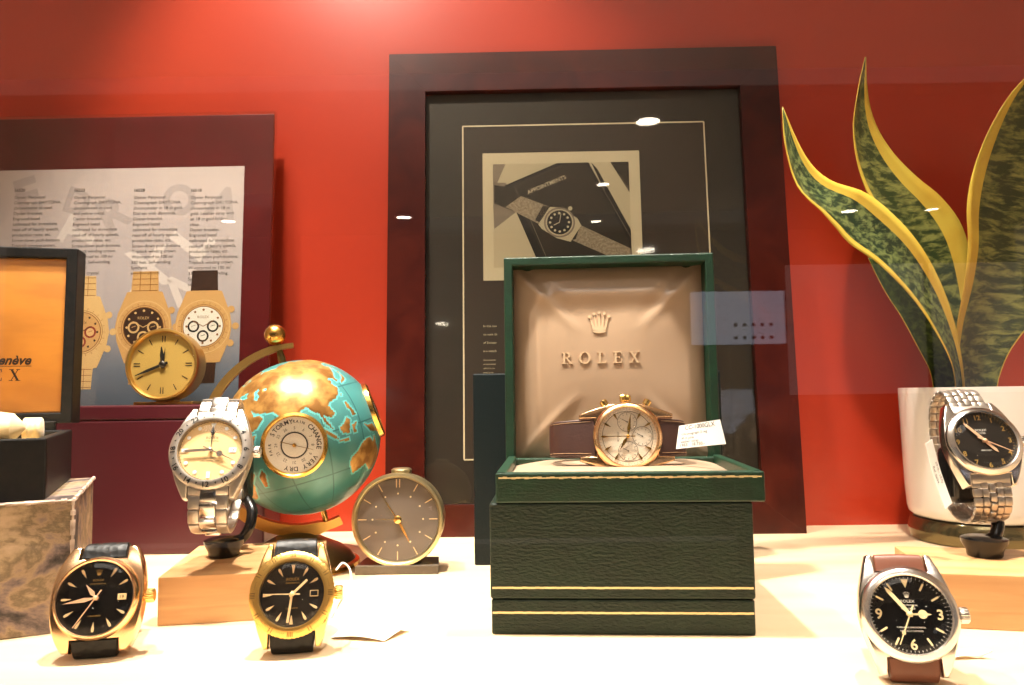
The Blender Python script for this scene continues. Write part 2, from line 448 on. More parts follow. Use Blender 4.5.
def shop_lamp(px, py, size, label):
    d = ray(px, py); d = Vector((d.x, -d.y, d.z)); c0 = Vector((CAM.x, 2 * PANE_Y - CAM.y, CAM.z))
    zc = 1530 if d.z / abs(d.y) < 0.44 else 1670
    p = c0 + d * ((zc - 4 - c0.z) / d.z)
    t = thing('ceiling_downlight', label, 'ceiling light', p, 0, 'downlights in the shop ceiling across the aisle')
    m = MB(); m.lathe([(size, -6), (size * 1.25, -4), (size * 1.25, 4), (size, 4)], 'white_paint', 24, cap0=False, cap1=False); m.build('trim_ring', t)
    m = MB(); m.lathe([(0.01, -4), (size * 0.8, -4), (size, -1)], 'lamp_glow', 24, cap0=False, cap1=False); m.build('lamp', t)
for (px, py, s) in ((648, 121, 62), (849, 211, 62), (932, 209, 52), (404, 217, 62), (603, 184, 45), (596, 221, 45), (263, 244, 60), (228, 221, 55), (446, 374, 0)):
    if s: shop_lamp(px, py, s, 'round ceiling downlight mirrored as a white spot in the window glass')
def across(px, py, y):                             # place on the far side of the aisle whose mirror image falls at that pixel
    d = ray(px, py); d = Vector((d.x, -d.y, d.z)); c0 = Vector((CAM.x, 2 * PANE_Y - CAM.y, CAM.z))
    return c0 + d * ((y - c0.y) / d.y)
p0 = across(790, 395, -6000); p1 = across(1020, 262, -6000)
t = thing('shopfront', 'pale lit shopfront across the aisle, faintly mirrored right of the tall frame', 'shopfront', ((p0.x + p1.x) / 2, -6000, -1200)); HB = p0.z + 1200
m = MB(); m.box((0, 0, HB / 2 - 15), (abs(p1.x - p0.x), 120, HB - 30), 'dark_paint', 4); m.build('plinth', t)
m = MB(); m.box((0, 0, (p1.z - p0.z) / 2 + HB), (abs(p1.x - p0.x), 30, abs(p1.z - p0.z) + 0), 'shop_glow', 5); m.build('lit_panel', t)
for k in (2,):
    m = MB(); m.box((-abs(p1.x - p0.x) / 2 + (k + 0.7) * abs(p1.x - p0.x) / 4.6, 40, (p1.z - p0.z) / 2 + HB), (36, 40, abs(p1.z - p0.z)), 'dark_paint', 4); m.build('mullion', t)
p0 = across(692, 345, -2600); p1 = across(783, 291, -2600)
t = thing('display_screen', 'bright counter screen with a row of dots mirrored beside the open green box', 'screen', ((p0.x + p1.x) / 2, -2600, -1200)); HB = p0.z + 1200
w, h = abs(p1.x - p0.x), p1.z - p0.z
m = MB(); m.box((0, 0, HB + h / 2), (w, 30, h), 'screen_glow', 4); m.build('screen_panel', t)
m = MB(); m.box((0, -20, HB / 2), (60, 30, HB), 'dark_paint', 4); m.box((0, -20, 10), (400, 260, 20), 'dark_paint', 4); m.build('floor_stand', t)
for q in range(2):
    for k in range(5):
        m = MB(); m.T = Matrix.Translation((w * (0.34 - k * 0.095), 17, HB + h * (0.36 - 0.24 * q))) @ rotm(rx=-PI / 2); m.lathe([(w * 0.02, 0), (w * 0.02, 4)], 'screen_dot', 12); m.build('dot', t)

# ------------------------------------------------------------------ panel frame of reference
def facing(o, yaw=0.0, lean=0.0):
    return Matrix.Translation(o) @ rotm(rz=yaw) @ rotm(rx=PI / 2 - lean)
def uv_on(M, px, py):
    p = on_plane(px, py, M.translation, M.to_3x3() @ Vector((0, 0, 1)))
    q = M.inverted() @ p
    return (q.x, q.y)

# ------------------------------------------------------------------ framed advertisement
fb0 = on_z(384.6, 538); fb1 = on_z(807, 533.5)
yaw = math.atan2(fb1.y - fb0.y, fb1.x - fb0.x); W = (fb1.xy - fb0.xy).length
LEAN = R(3.6)
MF = facing(Vector((fb0.x, fb0.y, 0)), yaw, LEAN)
H = (uv_on(MF, 385, 55)[1] + uv_on(MF, 779, 45)[1]) / 2
root = thing('framed_advertisement', 'tall mahogany framed black advertisement with a watch photo, leaning on the red wall', 'picture frame', (fb0.x, fb0.y, 0), yaw)
ML = root.matrix_basis.copy(); ML = rotm(rx=PI / 2 - LEAN)
il = uv_on(MF, 425, 200)[0]; ir = uv_on(MF, 742, 120)[0]; it = uv_on(MF, 590, 88)[1]; ib = H - it
ib = uv_on(MF, 450, 505)[1]
D = 13
def moulding(pts, name='moulding'):
    m = MB(); m.prism(pts, -D, 0, 'mahogany', 0.12); return m.build(name, root, ML)
moulding([(0, 0), (0, H), (il, it), (il, ib)]); moulding([(W, 0), (ir, ib), (ir, it), (W, H)])
moulding([(0, H), (W, H), (ir, it), (il, it)]); moulding([(0, 0), (il, ib), (ir, ib), (W, 0)])
m = MB(); m.box(((il + ir) / 2, (it + ib) / 2, -8), (ir - il, it - ib, 2), 'mat_board'); m.build('mat_board', root, ML)
m = MB(); m.box((W / 2, H / 2, -11), (W - 12, H - 12, 2.5), 'dark_paint'); m.build('back_board', root, ML)
def fuv(px, py): return uv_on(MF, px, py)
bl = fuv(463, 460); tl = fuv(462.5, 122); tr = fuv(705.5, 119.5)
x0, x1, y0, y1 = (bl[0] + tl[0]) / 2, tr[0], bl[1], (tl[1] + tr[1]) / 2
m = MB(); m.poly([(x0, y0), (x1, y0), (x1, y1), (x0, y1)], -6.7, 'mat_inner'); m.build('advert_sheet', root, ML)
m = MB(); w = 0.75
for a, c in (((x0, y0), (x1, y0)), ((x0, y1), (x1, y1)), ((x0, y0), (x0, y1)), ((x1, y0), (x1, y1))): m.line(a, c, w * 1.6, -6.5, 'cream_line')
m.build('border_line', root, ML)
# printed photograph: notebook and wristwatch
px0, py1 = fuv(482, 150.5); px1, _ = fuv(641, 147); _, py0 = fuv(483, 279)
px1 = (px1 + fuv(643, 250)[0]) / 2; PZ = -6.5
m = MB(); m.poly([(px0, py0), (px1, py0), (px1, py1), (px0, py1)], PZ, 'print_cream')
qx0, qy1 = fuv(492.5, 161.5); qx1 = (fuv(631, 160)[0] + fuv(631, 240)[0]) / 2; qy0 = fuv(494, 266)[1]
m.poly([(qx0, qy0), (qx1, qy0), (qx1, qy1), (qx0, qy1)], PZ + 0.1, 'photo_light')
def zp(x, y):                                       # from the close-up crop (480..700 x 110..270, scale 4.282)
    return fuv(480 + x / 4.282, 110 + y / 4.282)
def clip_poly(pts):
    def clip(P, f, inter):
        out = []
        for i in range(len(P)):
            a, c = P[i - 1], P[i]
            if f(c):
                if not f(a): out.append(inter(a, c))
                out.append(c)
            elif f(a): out.append(inter(a, c))
        return out
    for ax, lim, sg in ((0, qx0, 1), (0, qx1, -1), (1, qy0, 1), (1, qy1, -1)):
        def f(p): return (p[ax] - lim) * sg >= 0
        def it_(a, c):
            t = (lim - a[ax]) / (c[ax] - a[ax]); return (a[0] + (c[0] - a[0]) * t, a[1] + (c[1] - a[1]) * t)
        pts = clip(pts, f, it_)
        if not pts: return pts
    return pts
def ppoly(P, z, k):
    q = clip_poly([zp(*p) for p in P])
    if len(q) > 2: m.poly(q, PZ + z, k)
ppoly([(50, 300), (110, 300), (150, 430), (60, 500)], 0.15, 'photo_mid')
ppoly([(50, 215), (110, 215), (60, 330), (50, 340)], 0.15, 'photo_mid')
ppoly([(105, 312), (350, 207), (465, 207), (660, 560), (660, 680), (265, 680)], 0.2, 'photo_darker')
ppoly([(120, 318), (372, 212), (452, 212), (640, 545), (640, 680), (310, 680), (160, 390)], 0.25, 'photo_dark')
ppoly([(478, 212), (505, 240), (660, 520), (660, 590)], 0.22, 'photo_darker')
ppoly([(555, 200), (650, 200), (650, 350)], 0.2, 'photo_dark')
ppoly([(60, 310), (150, 325), (170, 370), (160, 430), (60, 390)], 0.24, 'photo_dark')
for a, c in (((145, 318), (350, 226)), ((165, 362), (147, 318)), ((215, 460), (300, 660)), ((470, 222), (655, 545)), ((600, 262), (640, 330))):
    q = clip_poly([zp(*a), (zp(*a)[0] + 0.4, zp(*a)[1]), (zp(*c)[0] + 0.4, zp(*c)[1]), zp(*c)])
    if len(q) > 2: m.poly(q, PZ + 0.3, 'photo_mid')
a, c = zp(206, 345), zp(372, 276)
m.text('APPOINTMENTS', (a[0] + c[0]) / 2, (a[1] + c[1]) / 2 - 1.2, 3.5, 'print_cream', PZ + 0.35, 'c', math.atan2(c[1] - a[1], c[0] - a[0]), fit=(Vector(c) - Vector(a)).length, bold=0.01)
ppoly([(175, 358), (300, 405), (250, 478), (108, 405)], 0.4, 'photo_strap'); ppoly([(425, 480), (650, 585), (650, 660), (395, 548)], 0.4, 'photo_strap')
ppoly([(270, 400), (300, 405), (262, 475), (236, 462)], 0.42, 'photo_dark'); ppoly([(405, 490), (432, 482), (412, 545), (392, 548)], 0.42, 'photo_dark')
ppoly([(300, 405), (345, 408), (420, 455), (436, 485), (390, 556), (330, 540), (265, 500), (250, 480)], 0.45, 'photo_light')
cx, cy = zp(342, 472); rr = (zp(402, 472)[0] - cx)
m.disc(cx, cy, rr * 1.12, PZ + 0.5, 'photo_mid'); m.disc(cx, cy, rr, PZ + 0.55, 'photo_light'); m.disc(cx, cy, rr * 0.9, PZ + 0.6, 'photo_darker')
for k in range(12):
    a = k * PI / 6; m.disc(cx + rr * 0.68 * math.sin(a), cy + rr * 0.68 * math.cos(a), rr * 0.09, PZ + 0.65, 'print_cream', 10)
m.line((cx, cy), (cx + rr * 0.1, cy + rr * 0.62), 0.5, PZ + 0.7, 'print_cream'); m.line((cx, cy), (cx - rr * 0.42, cy - rr * 0.2), 0.6, PZ + 0.7, 'print_cream')
m.disc(*zp(388, 412), rr * 0.16, PZ + 0.6, 'photo_light', 12)
m.build('printed_photograph', root, ML)
m = MB()
for i, s in enumerate(('In this hea', 'to note th', 'of Switzer', 'is a watch')):
    x, y = fuv(483, 326 + i * 8.4); m.text(s, x, y, 1.9, 'print_cream', PZ, 'l')
for i, s in enumerate(('Since comes', 'of automatic', 'which is on', 'need in se')):
    x, y = fuv(483, 360 + i * 4.2); m.text(s, x, y, 1.4, 'print_cream', PZ, 'l')
m.build('printed_text', root, ML)
m = MB(); m.box(((il + ir) / 2, (it + ib) / 2, -4.5), (ir - il - 0.4, it - ib - 0.4, 1.6), 'acrylic'); m.build('glazing', root, ML)

# ------------------------------------------------------------------ burgundy acrylic holder with catalogue page
ho = at(268, 250, 578); HX1 = ho.x; HY = 578
MH = facing(Vector((HX1, HY, 0)), R(-1.0), R(2.5))
hT = (uv_on(MH, 100, 115)[1] + uv_on(MH, 265, 113.5)[1]) / 2; hL = -240
root = thing('sign_holder', 'clear acrylic sign holder with a burgundy backing board, left against the red wall', 'sign holder', (HX1, HY, 0), R(-1.0))
MLh = rotm(rx=PI / 2 - R(2.5))
m = MB(); m.box((hL / 2 - 1, hT / 2, -4), (-hL - 2, hT, 3), 'burgundy', 0.6); m.build('backing_board', root, MLh)
m = MB(); m.box((hL / 2, hT / 2, 1.8), (-hL, hT, 2.2), 'acrylic', 0.4); m.build('clear_cover', root, MLh)
m = MB(); m.box((-0.6, hT / 2, -1.5), (1.6, hT, 5), 'acrylic', 0.4); m.build('clear_edge', root, MLh)
def huv(px, py): return uv_on(MH, px, py)
sr = huv(243.5, 166)[0]; sT = huv(243, 165)[1]; sL = hL + 2; sB = 85
pr = thing('catalogue_page', 'grey lilac watch catalogue page with four text columns inside the acrylic holder', 'printed page', (HX1, HY, 0), R(-1.0))
Mp = MLh @ Matrix.Translation((0, sB, -2.3))
m = MB(); hh = sT - sB
m.add([(sL, 0, 0), (sr, 0, 0), (sr, hh, 0), (sL, hh, 0), (sL, 0, -0.15), (sr, 0, -0.15), (sr, hh, -0.15), (sL, hh, -0.15)],
      [(0, 1, 2, 3), (7, 6, 5, 4), (0, 4, 5, 1), (1, 5, 6, 2), (2, 6, 7, 3), (3, 7, 4, 0)], 'paper_print')
po = m.build('sheet', pr, MLh @ Matrix.Translation((0, sB, -2.3)))
TZ = 0.12
m = MB()
random.seed(3)
for (s, px, py, h, rot, c) in (('R', 120, 225, 26, 0.5, 'print_dim'), ('O', 172, 212, 24, -0.4, 'print_dim'), ('L', 205, 250, 30, 0.9, 'print_pale'), ('E', 30, 210, 28, 0.3, 'print_dim'), ('X', 150, 285, 30, 0.2, 'print_pale'),
                              ('A', 218, 215, 24, -0.3, 'print_dim'), ('T', 90, 240, 26, 1.1, 'print_pale'), ('N', 190, 300, 24, 0.4, 'print_pale'), ('D', 72, 212, 20, -0.3, 'print_dim'), ('Y', 228, 265, 22, 0.5, 'print_dim')):
    x, y = huv(px, py); m.text(s, x, y - sB, h, c, TZ - 0.06, 'c', rot, bold=0.04)
m.build('printed_lettering', pr, Mp)
body = ['Oyster bracelet.', 'Engraved bezel', 'calibrated for immediate', 'read-off of hourly speeds,', 'production rates, etc.', 'Screw-down push-buttons.', 'Triplock winding crown.', 'Waterproof to 100 m/', '330 feet. Self-winding.', 'Synthetic', 'sapphire crystal.']
cols = [(13, '16520', ['Oyster Perpetual', 'Cosmograph DAYTONA,', 'chronometer in steel.'] + body), (73, '16523', ['Oyster Perpetual', 'Cosmograph DAYTONA,', 'chronometer in steel', 'and yellow metal.'] + body),
        (133, '16528', ['Oyster Perpetual', 'Cosmograph DAYTONA,', 'chronometer in 18 ct gold.', 'Dial set with diamonds.'] + body), (190, '16518', ['Oyster Perpetual', 'Cosmograph DAYTONA,', 'chronometer in 18 ct', 'gold. Leather strap with', 'an 18 ct gold folding', 'clasp.'] + body)]
for px, head, lines in cols:
    m = MB(); x, y = huv(px, 191); y -= sB
    m.text(head, x, y, 2.6, 'print_grey', TZ, 'l', bold=0.02)
    for i, s in enumerate(lines): m.text(s, x, y - 6 - i * 4.5, 2.6, 'print_grey', TZ, 'l')
    m.build('printed_text', pr, Mp)
def flat_watch(px, py, rpx, band, bandw, case, dial, ring, sub, mk, down=True):
    m = MB(); x, y = huv(px, py); y -= sB; r = huv(px + rpx, py)[0] - huv(px, py)[0]; z = TZ
    if band == 'links':
        bt = r * 2.1; bw = bandw * r
        for sg in (1, -1):
            m.poly([(x - bw * .5, y + sg * bt), (x + bw * .5, y + sg * bt), (x + bw * .62, y), (x - bw * .62, y)], z, case)
            for k in range(5):
                yy = y + sg * (r * 1.15 + k * r * 0.22); m.line((x - bw * .5, yy), (x + bw * .5, yy), 0.5, z + 0.05, 'print_gold_dark')
            for q in (-.2, .2): m.line((x + q * bw, y + sg * r), (x + q * bw, y + sg * bt), 0.45, z + 0.06, 'print_gold_dark')
    else:
        for sg in (1, -1): m.poly([(x - bandw * r * .5, y + sg * r * 2.1), (x + bandw * r * .5, y + sg * r * 2.1), (x + bandw * r * .6, y), (x - bandw * r * .6, y)], z, band)
    m.poly([(x - r * .66, y + r * 1.32), (x - r * .5, y + r * 1.34), (x + r * .5, y + r * 1.34), (x + r * .66, y + r * 1.32), (x + r * .98, y + r * .5), (x + r * 1.06, y), (x + r * .98, y - r * .5), (x + r * .66, y - r * 1.32), (x + r * .5, y - r * 1.34), (x - r * .5, y - r * 1.34), (x - r * .66, y - r * 1.32), (x - r * .98, y - r * .5), (x - r * 1.06, y), (x - r * .98, y + r * .5)], z + 0.1, case)
    for a in (0.0, 0.55, -0.55): m.disc(x + r * 1.2 * math.cos(a), y + r * 1.2 * math.sin(a), r * .13, z + 0.12, case, 12)
    m.disc(x, y, r, z + 0.15, 'print_gold_light' if case != 'print_steel' else 'print_gold_dark'); m.disc(x, y, r * .97, z + 0.18, case)
    m.ring(x, y, r * .8, r * .82, z + 0.2, 'print_gold_dark')
    for k in range(24):
        a = k * PI / 12; m.line((x + r * .84 * math.sin(a), y + r * .84 * math.cos(a)), (x + r * .92 * math.sin(a), y + r * .92 * math.cos(a)), .35, z + 0.2, 'print_gold_dark')
    m.disc(x, y, r * .76, z + 0.22, 'print_gold_dark'); m.disc(x, y, r * .73, z + 0.25, dial)
    for a in (PI, 0, -PI / 2):
        cx, cy = x + r * .36 * math.cos(a), y + r * .36 * math.sin(a)
        m.ring(cx, cy, r * .15, r * .22, z + 0.3, ring, 24); m.disc(cx, cy, r * .15, z + 0.3, sub, 20); m.line((cx - r * .08, cy), (cx + r * .08, cy + r * .05), 0.4, z + 0.34, ring)
    for k in range(12):
        a = k * PI / 6; m.disc(x + r * .62 * math.sin(a), y + r * .62 * math.cos(a), r * .045, z + 0.3, mk, 8)
    m.line((x, y), (x - r * .4, y + r * .22), 0.6, z + 0.36, mk); m.line((x, y), (x + r * .4, y + r * .22), 0.6, z + 0.36, mk)
    m.text('ROLEX', x, y + r * .3, r * .1, mk, z + 0.34)
    o = m.build('printed_watch', pr, Mp); return o
flat_watch(142, 327, 27, 'links', 0.95, 'print_gold', 'print_brown', 'print_gold_light', 'print_brown', 'print_gold_light')['label'] = 'picture of a gold watch with a brown dial'
flat_watch(202, 326, 27, 'print_brown', 0.95, 'print_gold', 'print_white', 'print_black', 'print_white', 'print_gold_dark')['label'] = 'picture of a gold watch with a white dial on a dark strap'
flat_watch(79, 332, 27, 'links', 0.95, 'print_gold_light', 'print_gold', 'print_red', 'print_gold_light', 'print_brown')
flat_watch(20, 332, 27, 'links', 0.95, 'print_steel', 'print_white', 'print_black', 'print_white', 'print_black')

# ------------------------------------------------------------------ burgundy leather box in front of the holder
c = on_z(170, 554.5); BX1 = at(264, 520, c.y).x; BH = at(170, 405, c.y).z
root = thing('burgundy_box', 'low burgundy leather box carrying the round gold desk clock', 'box', ((BX1 - 240 + BX1) / 2, c.y + 19, 0))
m = MB(); m.box((0, 0, BH * 0.45), (240, 38, BH * 0.9), 'burgundy_leather', 1.2); m.build('box_body', root)
m = MB(); m.box((0, 0, BH * 0.95 + 0.1), (240.6, 38.6, BH * 0.1 - 0.2), 'burgundy_leather', 1.2); m.build('box_lid', root)
BOX_Y0, BOX_TOP = c.y, BH
# ------------------------------------------------------------------ round desk clocks
def desk_clock(name, label, px, py, rpx, y, z0, p):
    c = at(px, py, y); r = rpx * c.y / F_PX
    root = thing(name, label, 'clock', (c.x, c.y + 9, z0), p.get('yaw', 0))
    M = Matrix.Translation((0, -9, c.z - z0)) @ rotm(rx=PI / 2 - p['tilt'])
    m = MB(); m.lathe([(r * .86, -p['d']), (r * .98, -p['d'] + 2), (r, -2), (r, 0), (r * .985, 1.2), (r * .93, 1.5), (r * .9, 0.6), (r * .885, -1.5)], p['case'], 72, cap0=True, cap1=False); cs = m.build('case', root, M)
    m = MB(); m.disc(0, 0, r * .9, -1.4, p['dial'], 64)
    if p.get('inner'): m.ring(0, 0, r * .6, r * .608, -1.35, p['ink'])
    for t in p.get('text', []): m.text(t[0], 0, t[1] * r, t[2], p['ink'], -1.3)
    dl = m.build('dial', root, M)
    for k in range(12):
        a = k * PI / 6; m = MB(); s, co = math.sin(a), math.cos(a)
        l0, l1 = p['mk']
        offs = (-.035, .035) if (k == 0 or (k % 3 == 0 and p.get('dbl'))) else (0,)
        for q in offs:
            ox, oy = co * q * r, -s * q * r
            m.T = Matrix.Translation((ox, oy, 0)); m.line((s * r * l0, co * r * l0), (s * r * l1, co * r * l1), p['mw'] * .7, -1.2, p['ink'], p['mw'])
        m.T = Matrix.Identity(4)
        if p.get('dots'): m.disc(s * r * .55, co * r * .55, r * .02, -1.2, 'lume', 10)
        m.build('hour_marker', dl)
    for (nm, ang, ln, w, tail) in p['hands']:
        m = MB(); a = R(ang); z = -0.9 + 0.25 * len([x for x in nm if x == 'm'])
        m.T = Matrix.Rotation(-a, 4, 'Z')
        m.prism([(-w / 2, -tail * r), (w / 2, -tail * r), (w / 2 * 1.2, r * ln * .55), (w * .12, r * ln), (-w * .12, r * ln), (-w / 2 * 1.2, r * ln * .55)], z, z + 0.25, p['hand']); m.build(nm, root, M)
    m = MB(); m.lathe([(r * p['hub'], -1.2), (r * p['hub'], 0.3), (r * p['hub'] * .7, 0.8), (0.01, 0.9)], p['hubm'], 24); m.build('hub', root, M)
    m = MB(); m.lathe([(r * .9, 0.6), (r * .8, 1.6), (r * .5, 2.6), (r * .25, 3.0), (0.01, 3.1)], 'crystal', 48, cap0=False); m.build('crystal', root, M)
    return root, r, M, c
root, r, M, c = desk_clock('desk_clock', 'round gold faced desk clock standing on the burgundy box before the catalogue page', 162, 364.5, 36.5, BOX_Y0 + 11, BOX_TOP, dict(
    tilt=R(3), d=17, case='gold_satin', dial='dial_gold', ink='ink_black', mk=(.62, .8), mw=0.8, hand='ink_black', hub=.09, hubm='steel_dark', dbl=1, text=[],
    hands=[('hour_hand', 354, .5, 2.4, .1), ('minute_hand', 248, .8, 1.8, .15), ('alarm_hand', 8, .45, .8, .0)]))
m = MB(); m.box((0, 2, 1.2), (44 * r / 27, 17, 2.4), 'gold_satin', 0.5); m.build('foot', root)
m = MB(); m.box((0, 2, (c.z - BOX_TOP - r) / 2 + 1.0), (14, 10, max(2.0, c.z - BOX_TOP - r + 2.6)), 'gold_satin', 0.5); m.build('foot_block', root)

g0 = on_z(392, 578)
root, r, M, c = desk_clock('desk_clock', 'round grey desk clock with a pale brass rim on a flat slab beside the globe', 397.5, 519.5, 45.5, g0.y + 12, 0, dict(
    tilt=R(4), d=20, case='brass_pale', dial='dial_grey', ink='hand_gold', mk=(.68, .86), mw=0.7, hand='gold', hub=.085, hubm='gold', dots=1, text=[],
    hands=[('hour_hand', 152, .55, 1.2, .06), ('minute_hand', 324, .48, .8, .06), ('seconds_hand', 271, .5, .35, 0), ('minute_tip', 326, .8, .5, 0)]))
# slab foot, crown button on top
m = MB()
hw = 26
m.prism([(-hw, -13), (hw + 0, -13), (hw - 2, 12), (-hw + 2, 12)], 0, 5.6, 'slab_grey', 0.6); m.build('base_slab', root)
m = MB(); m.T = Matrix.Translation((0, c.y * 0 - 9 + 8, c.z)) @ Matrix.Translation((1.5, 0, r - 1)); m.lathe([(6.5, 0), (6.5, 2.4), (5.5, 3.2), (0.01, 3.4)], 'brass_pale', 32); m.build('alarm_button', root)

# ------------------------------------------------------------------ wristwatches
def strap_path(L, D, tilt, Lin, over=.8):
    t = math.tan(tilt)
    return [(Lin + .2, -1.2), (L - 1.2, -2.6), (L + over, -5.0), (L + over - .4, -9), (L - 2.6 + .6 * over, -.4 * D), (L - 6.5, -.74 * D), (.36 * L, -.96 * D), (-.1 * L, -D), (-L + 5 + .9 * D * t, -.93 * D), (-L - .6 + .7 * D * t, -.7 * D), (-L - 1.4 + .36 * D * t, -.36 * D), (-L - 1.6 + 9 * t, -9), (-L - 1.0, -5.0), (-L + 1.2, -2.6), (-Lin - .2, -1.2)]
def frames(path, pitch):
    """resample a 2-d path at even pitch -> list of (point, tangent)"""
    out = []; acc = 0.0
    for a, b in zip(path, path[1:]):
        seg = (b - a).length
        while acc <= seg and seg > 0:
            out.append((a + (b - a) * (acc / seg), (b - a).normalized())); acc += pitch
        acc -= seg
    return out

def wristwatch(name, label, X, Y, z0, p, zc=None):
    """local frame of the head: x to 3 o'clock, y to 12 o'clock, z out of the dial"""
    Mrot = rotm(rz=p.get('yaw', 0)) @ rotm(rx=PI / 2 - p['tilt']) @ rotm(rz=p.get('roll', 0))
    Rc, Rd, lw, L = p['R'], p['Rd'], p['lw'], p['L']
    path = [Vector((q.x, q.y)) for q in catmull([Vector((a, b, 0)) for a, b in p.get('path', strap_path(L, p['depth'], p['tilt'], p.get('Lin', p['R'] * .9), p.get('over', .8)))], 8)]
    if zc is None:
        pts = [Mrot @ Vector((sx * lw / 2, q.x, q.y)) for q in path for sx in (-1, 1)] + [Mrot @ Vector((sx * (lw / 2 + 2), -L, zz)) for sx in (-1, 1) for zz in (-6, 0)]
        zmin = min(q.z for q in pts) - p.get('sth', 2.4) / 2
        zc = z0 - zmin
    root = thing(name, label, 'watch', (X, Y, z0))
    M = Matrix.Translation((0, 0, zc - z0)) @ Mrot
    # case with lugs
    lt = p.get('lt', 2.4); xt = lw / 2 + lt; e = p.get('ce', 0.75); Lin = p.get('Lin', Rc * .9)
    right = []
    for i in range(25):
        y = L - 2 * L * i / 24; right.append((xt + (Rc - xt) * max(0, 1 - (abs(y) / L) ** p.get('cp', 2)) ** e, y))
    out = right + [(lw / 2 + .1, -L)] + [(lw / 2 + .1, -Lin), (-lw / 2 - .1, -Lin), (-lw / 2 - .1, -L)] + [(-x, y) for x, y in right[::-1]] + [(-lw / 2 - .1, L), (-lw / 2 - .1, Lin), (lw / 2 + .1, Lin), (lw / 2 + .1, L)]
    def warp(v): return (v.x, v.y, v.z - p.get('drop', 3.6) * (abs(v.y) / L) ** 2.5)
    m = MB(); m.prism(out, -4.4, 2.6, p['case'], 0.7, 3, True, warp); cs = m.build('case', root, M)
    m = MB(); m.lathe([(Rc * .8, -7), (Rc * .86, -6), (Rc * .88, -4.3)], p['case'], 48); m.build('case_back', root, M)
    # bezel
    Rb = p.get('Rb', Rc * .96); kind = p['bezel']
    if kind == 'dome': prof = [(Rb, 2.4), (Rb, 3.2), (Rb * .985, 4.0), ((Rb + Rd) / 2, 5.5), (Rd + .7, 5.9), (Rd + .1, 5.6), (Rd - .05, 3.3)]
    elif kind == 'flat': prof = [(Rb, 2.4), (Rb, 4.0), (Rb - .5, 4.6), (Rd + .9, 5.8), (Rd + .1, 5.6), (Rd - .05, 3.3)]
    else: prof = [(Rb, 2.4), (Rb + .2, 3.0), (Rb + .2, 4.2), (Rb - .7, 5.0), (Rd + 1.0, 5.9), (Rd + .1, 5.7), (Rd - .05, 3.3)]
    rf = (lambda a, r, z: 1 - 0.012 * (math.sin(a * 60) > 0.0) * (r > Rb - .3)) if kind == 'turned' else None
    m = MB(); m.lathe(prof, p.get('bezel_m', p['case']), 240 if rf else 96, True, rf, False, False); bz = m.build('bezel', root, M)
    if kind == 'turned':
        m = MB(); rm = (Rb + Rd + .5) / 2; dr = (Rb - Rd) * .32
        for k in range(12):
            a = k * PI / 6
            for q in ((-.06, -.02, .02, .06) if k % 3 == 0 else (-.035, .035)):
                s, co = math.sin(a + q), math.cos(a + q)
                m.line((s * (rm - dr), co * (rm - dr)), (s * (rm + dr), co * (rm + dr)), .28, 5.62, 'brass_dark')
            a += PI / 12
            for q in range(-2, 3):
                s, co = math.sin(a + q * .045), math.cos(a + q * .045); m.disc(s * rm, co * rm, .16, 5.62, 'brass_dark', 8)
        m.build('bezel_engraving', root, M)
    if kind == 'hours24':
        m = MB(); rm = (Rb + Rd) / 2 + .1; sl = math.atan2(.9, Rb - Rd - 1.3)
        for k in range(24):
            a = 2 * PI * k / 24
            m.T = Matrix.Rotation(-a, 4, 'Z') @ Matrix.Translation((0, rm, 5.5)) @ Matrix.Rotation(-sl, 4, 'X')
            if k % 2: m.poly([(-.5, -.7), (.5, -.7), (0, .5)], .18, 'ink_black')
            elif k == 0: m.poly([(-.9, 1.2), (.9, 1.2), (0, -1.0)], .18, 'ink_black')
            else: m.text(str(k), 0, -1.35, 2.7, 'ink_black', .18, bold=0.02) if (k < 7 or k > 17) else m.text(str(k), 0, 1.35, 2.7, 'ink_black', .18, rot=PI, bold=0.02)
        m.build('bezel_numerals', root, M)
    # dial
    DZ = 3.25; ink = p['ink']
    m = MB(); m.lathe([(0.01, DZ), (Rd * 1.0, DZ)], p['dial'], 72, False, cap0=False, cap1=False)
    if p.get('track'):
        for k in range(60):
            a = k * PI / 30; s, co = math.sin(a), math.cos(a); m.line((s * Rd * .93, co * Rd * .93), (s * Rd * .975, co * Rd * .975), .14, DZ + .04, ink)
    if p.get('ringed'): m.ring(0, 0, Rd * p['ringed'], Rd * p['ringed'] + .25, DZ + .04, p.get('ringm', ink))
    for (s, yy, h, wd_) in p.get('text', []): m.text(s, 0, yy * Rd, h, p.get('tink', ink), DZ + .05, fit=wd_)
    if p.get('crown_logo'): crown_mark(m, 0, p['crown_logo'] * Rd, Rd * .17, DZ + .06, p.get('tink', ink))
    dl = m.build('dial', root, M)
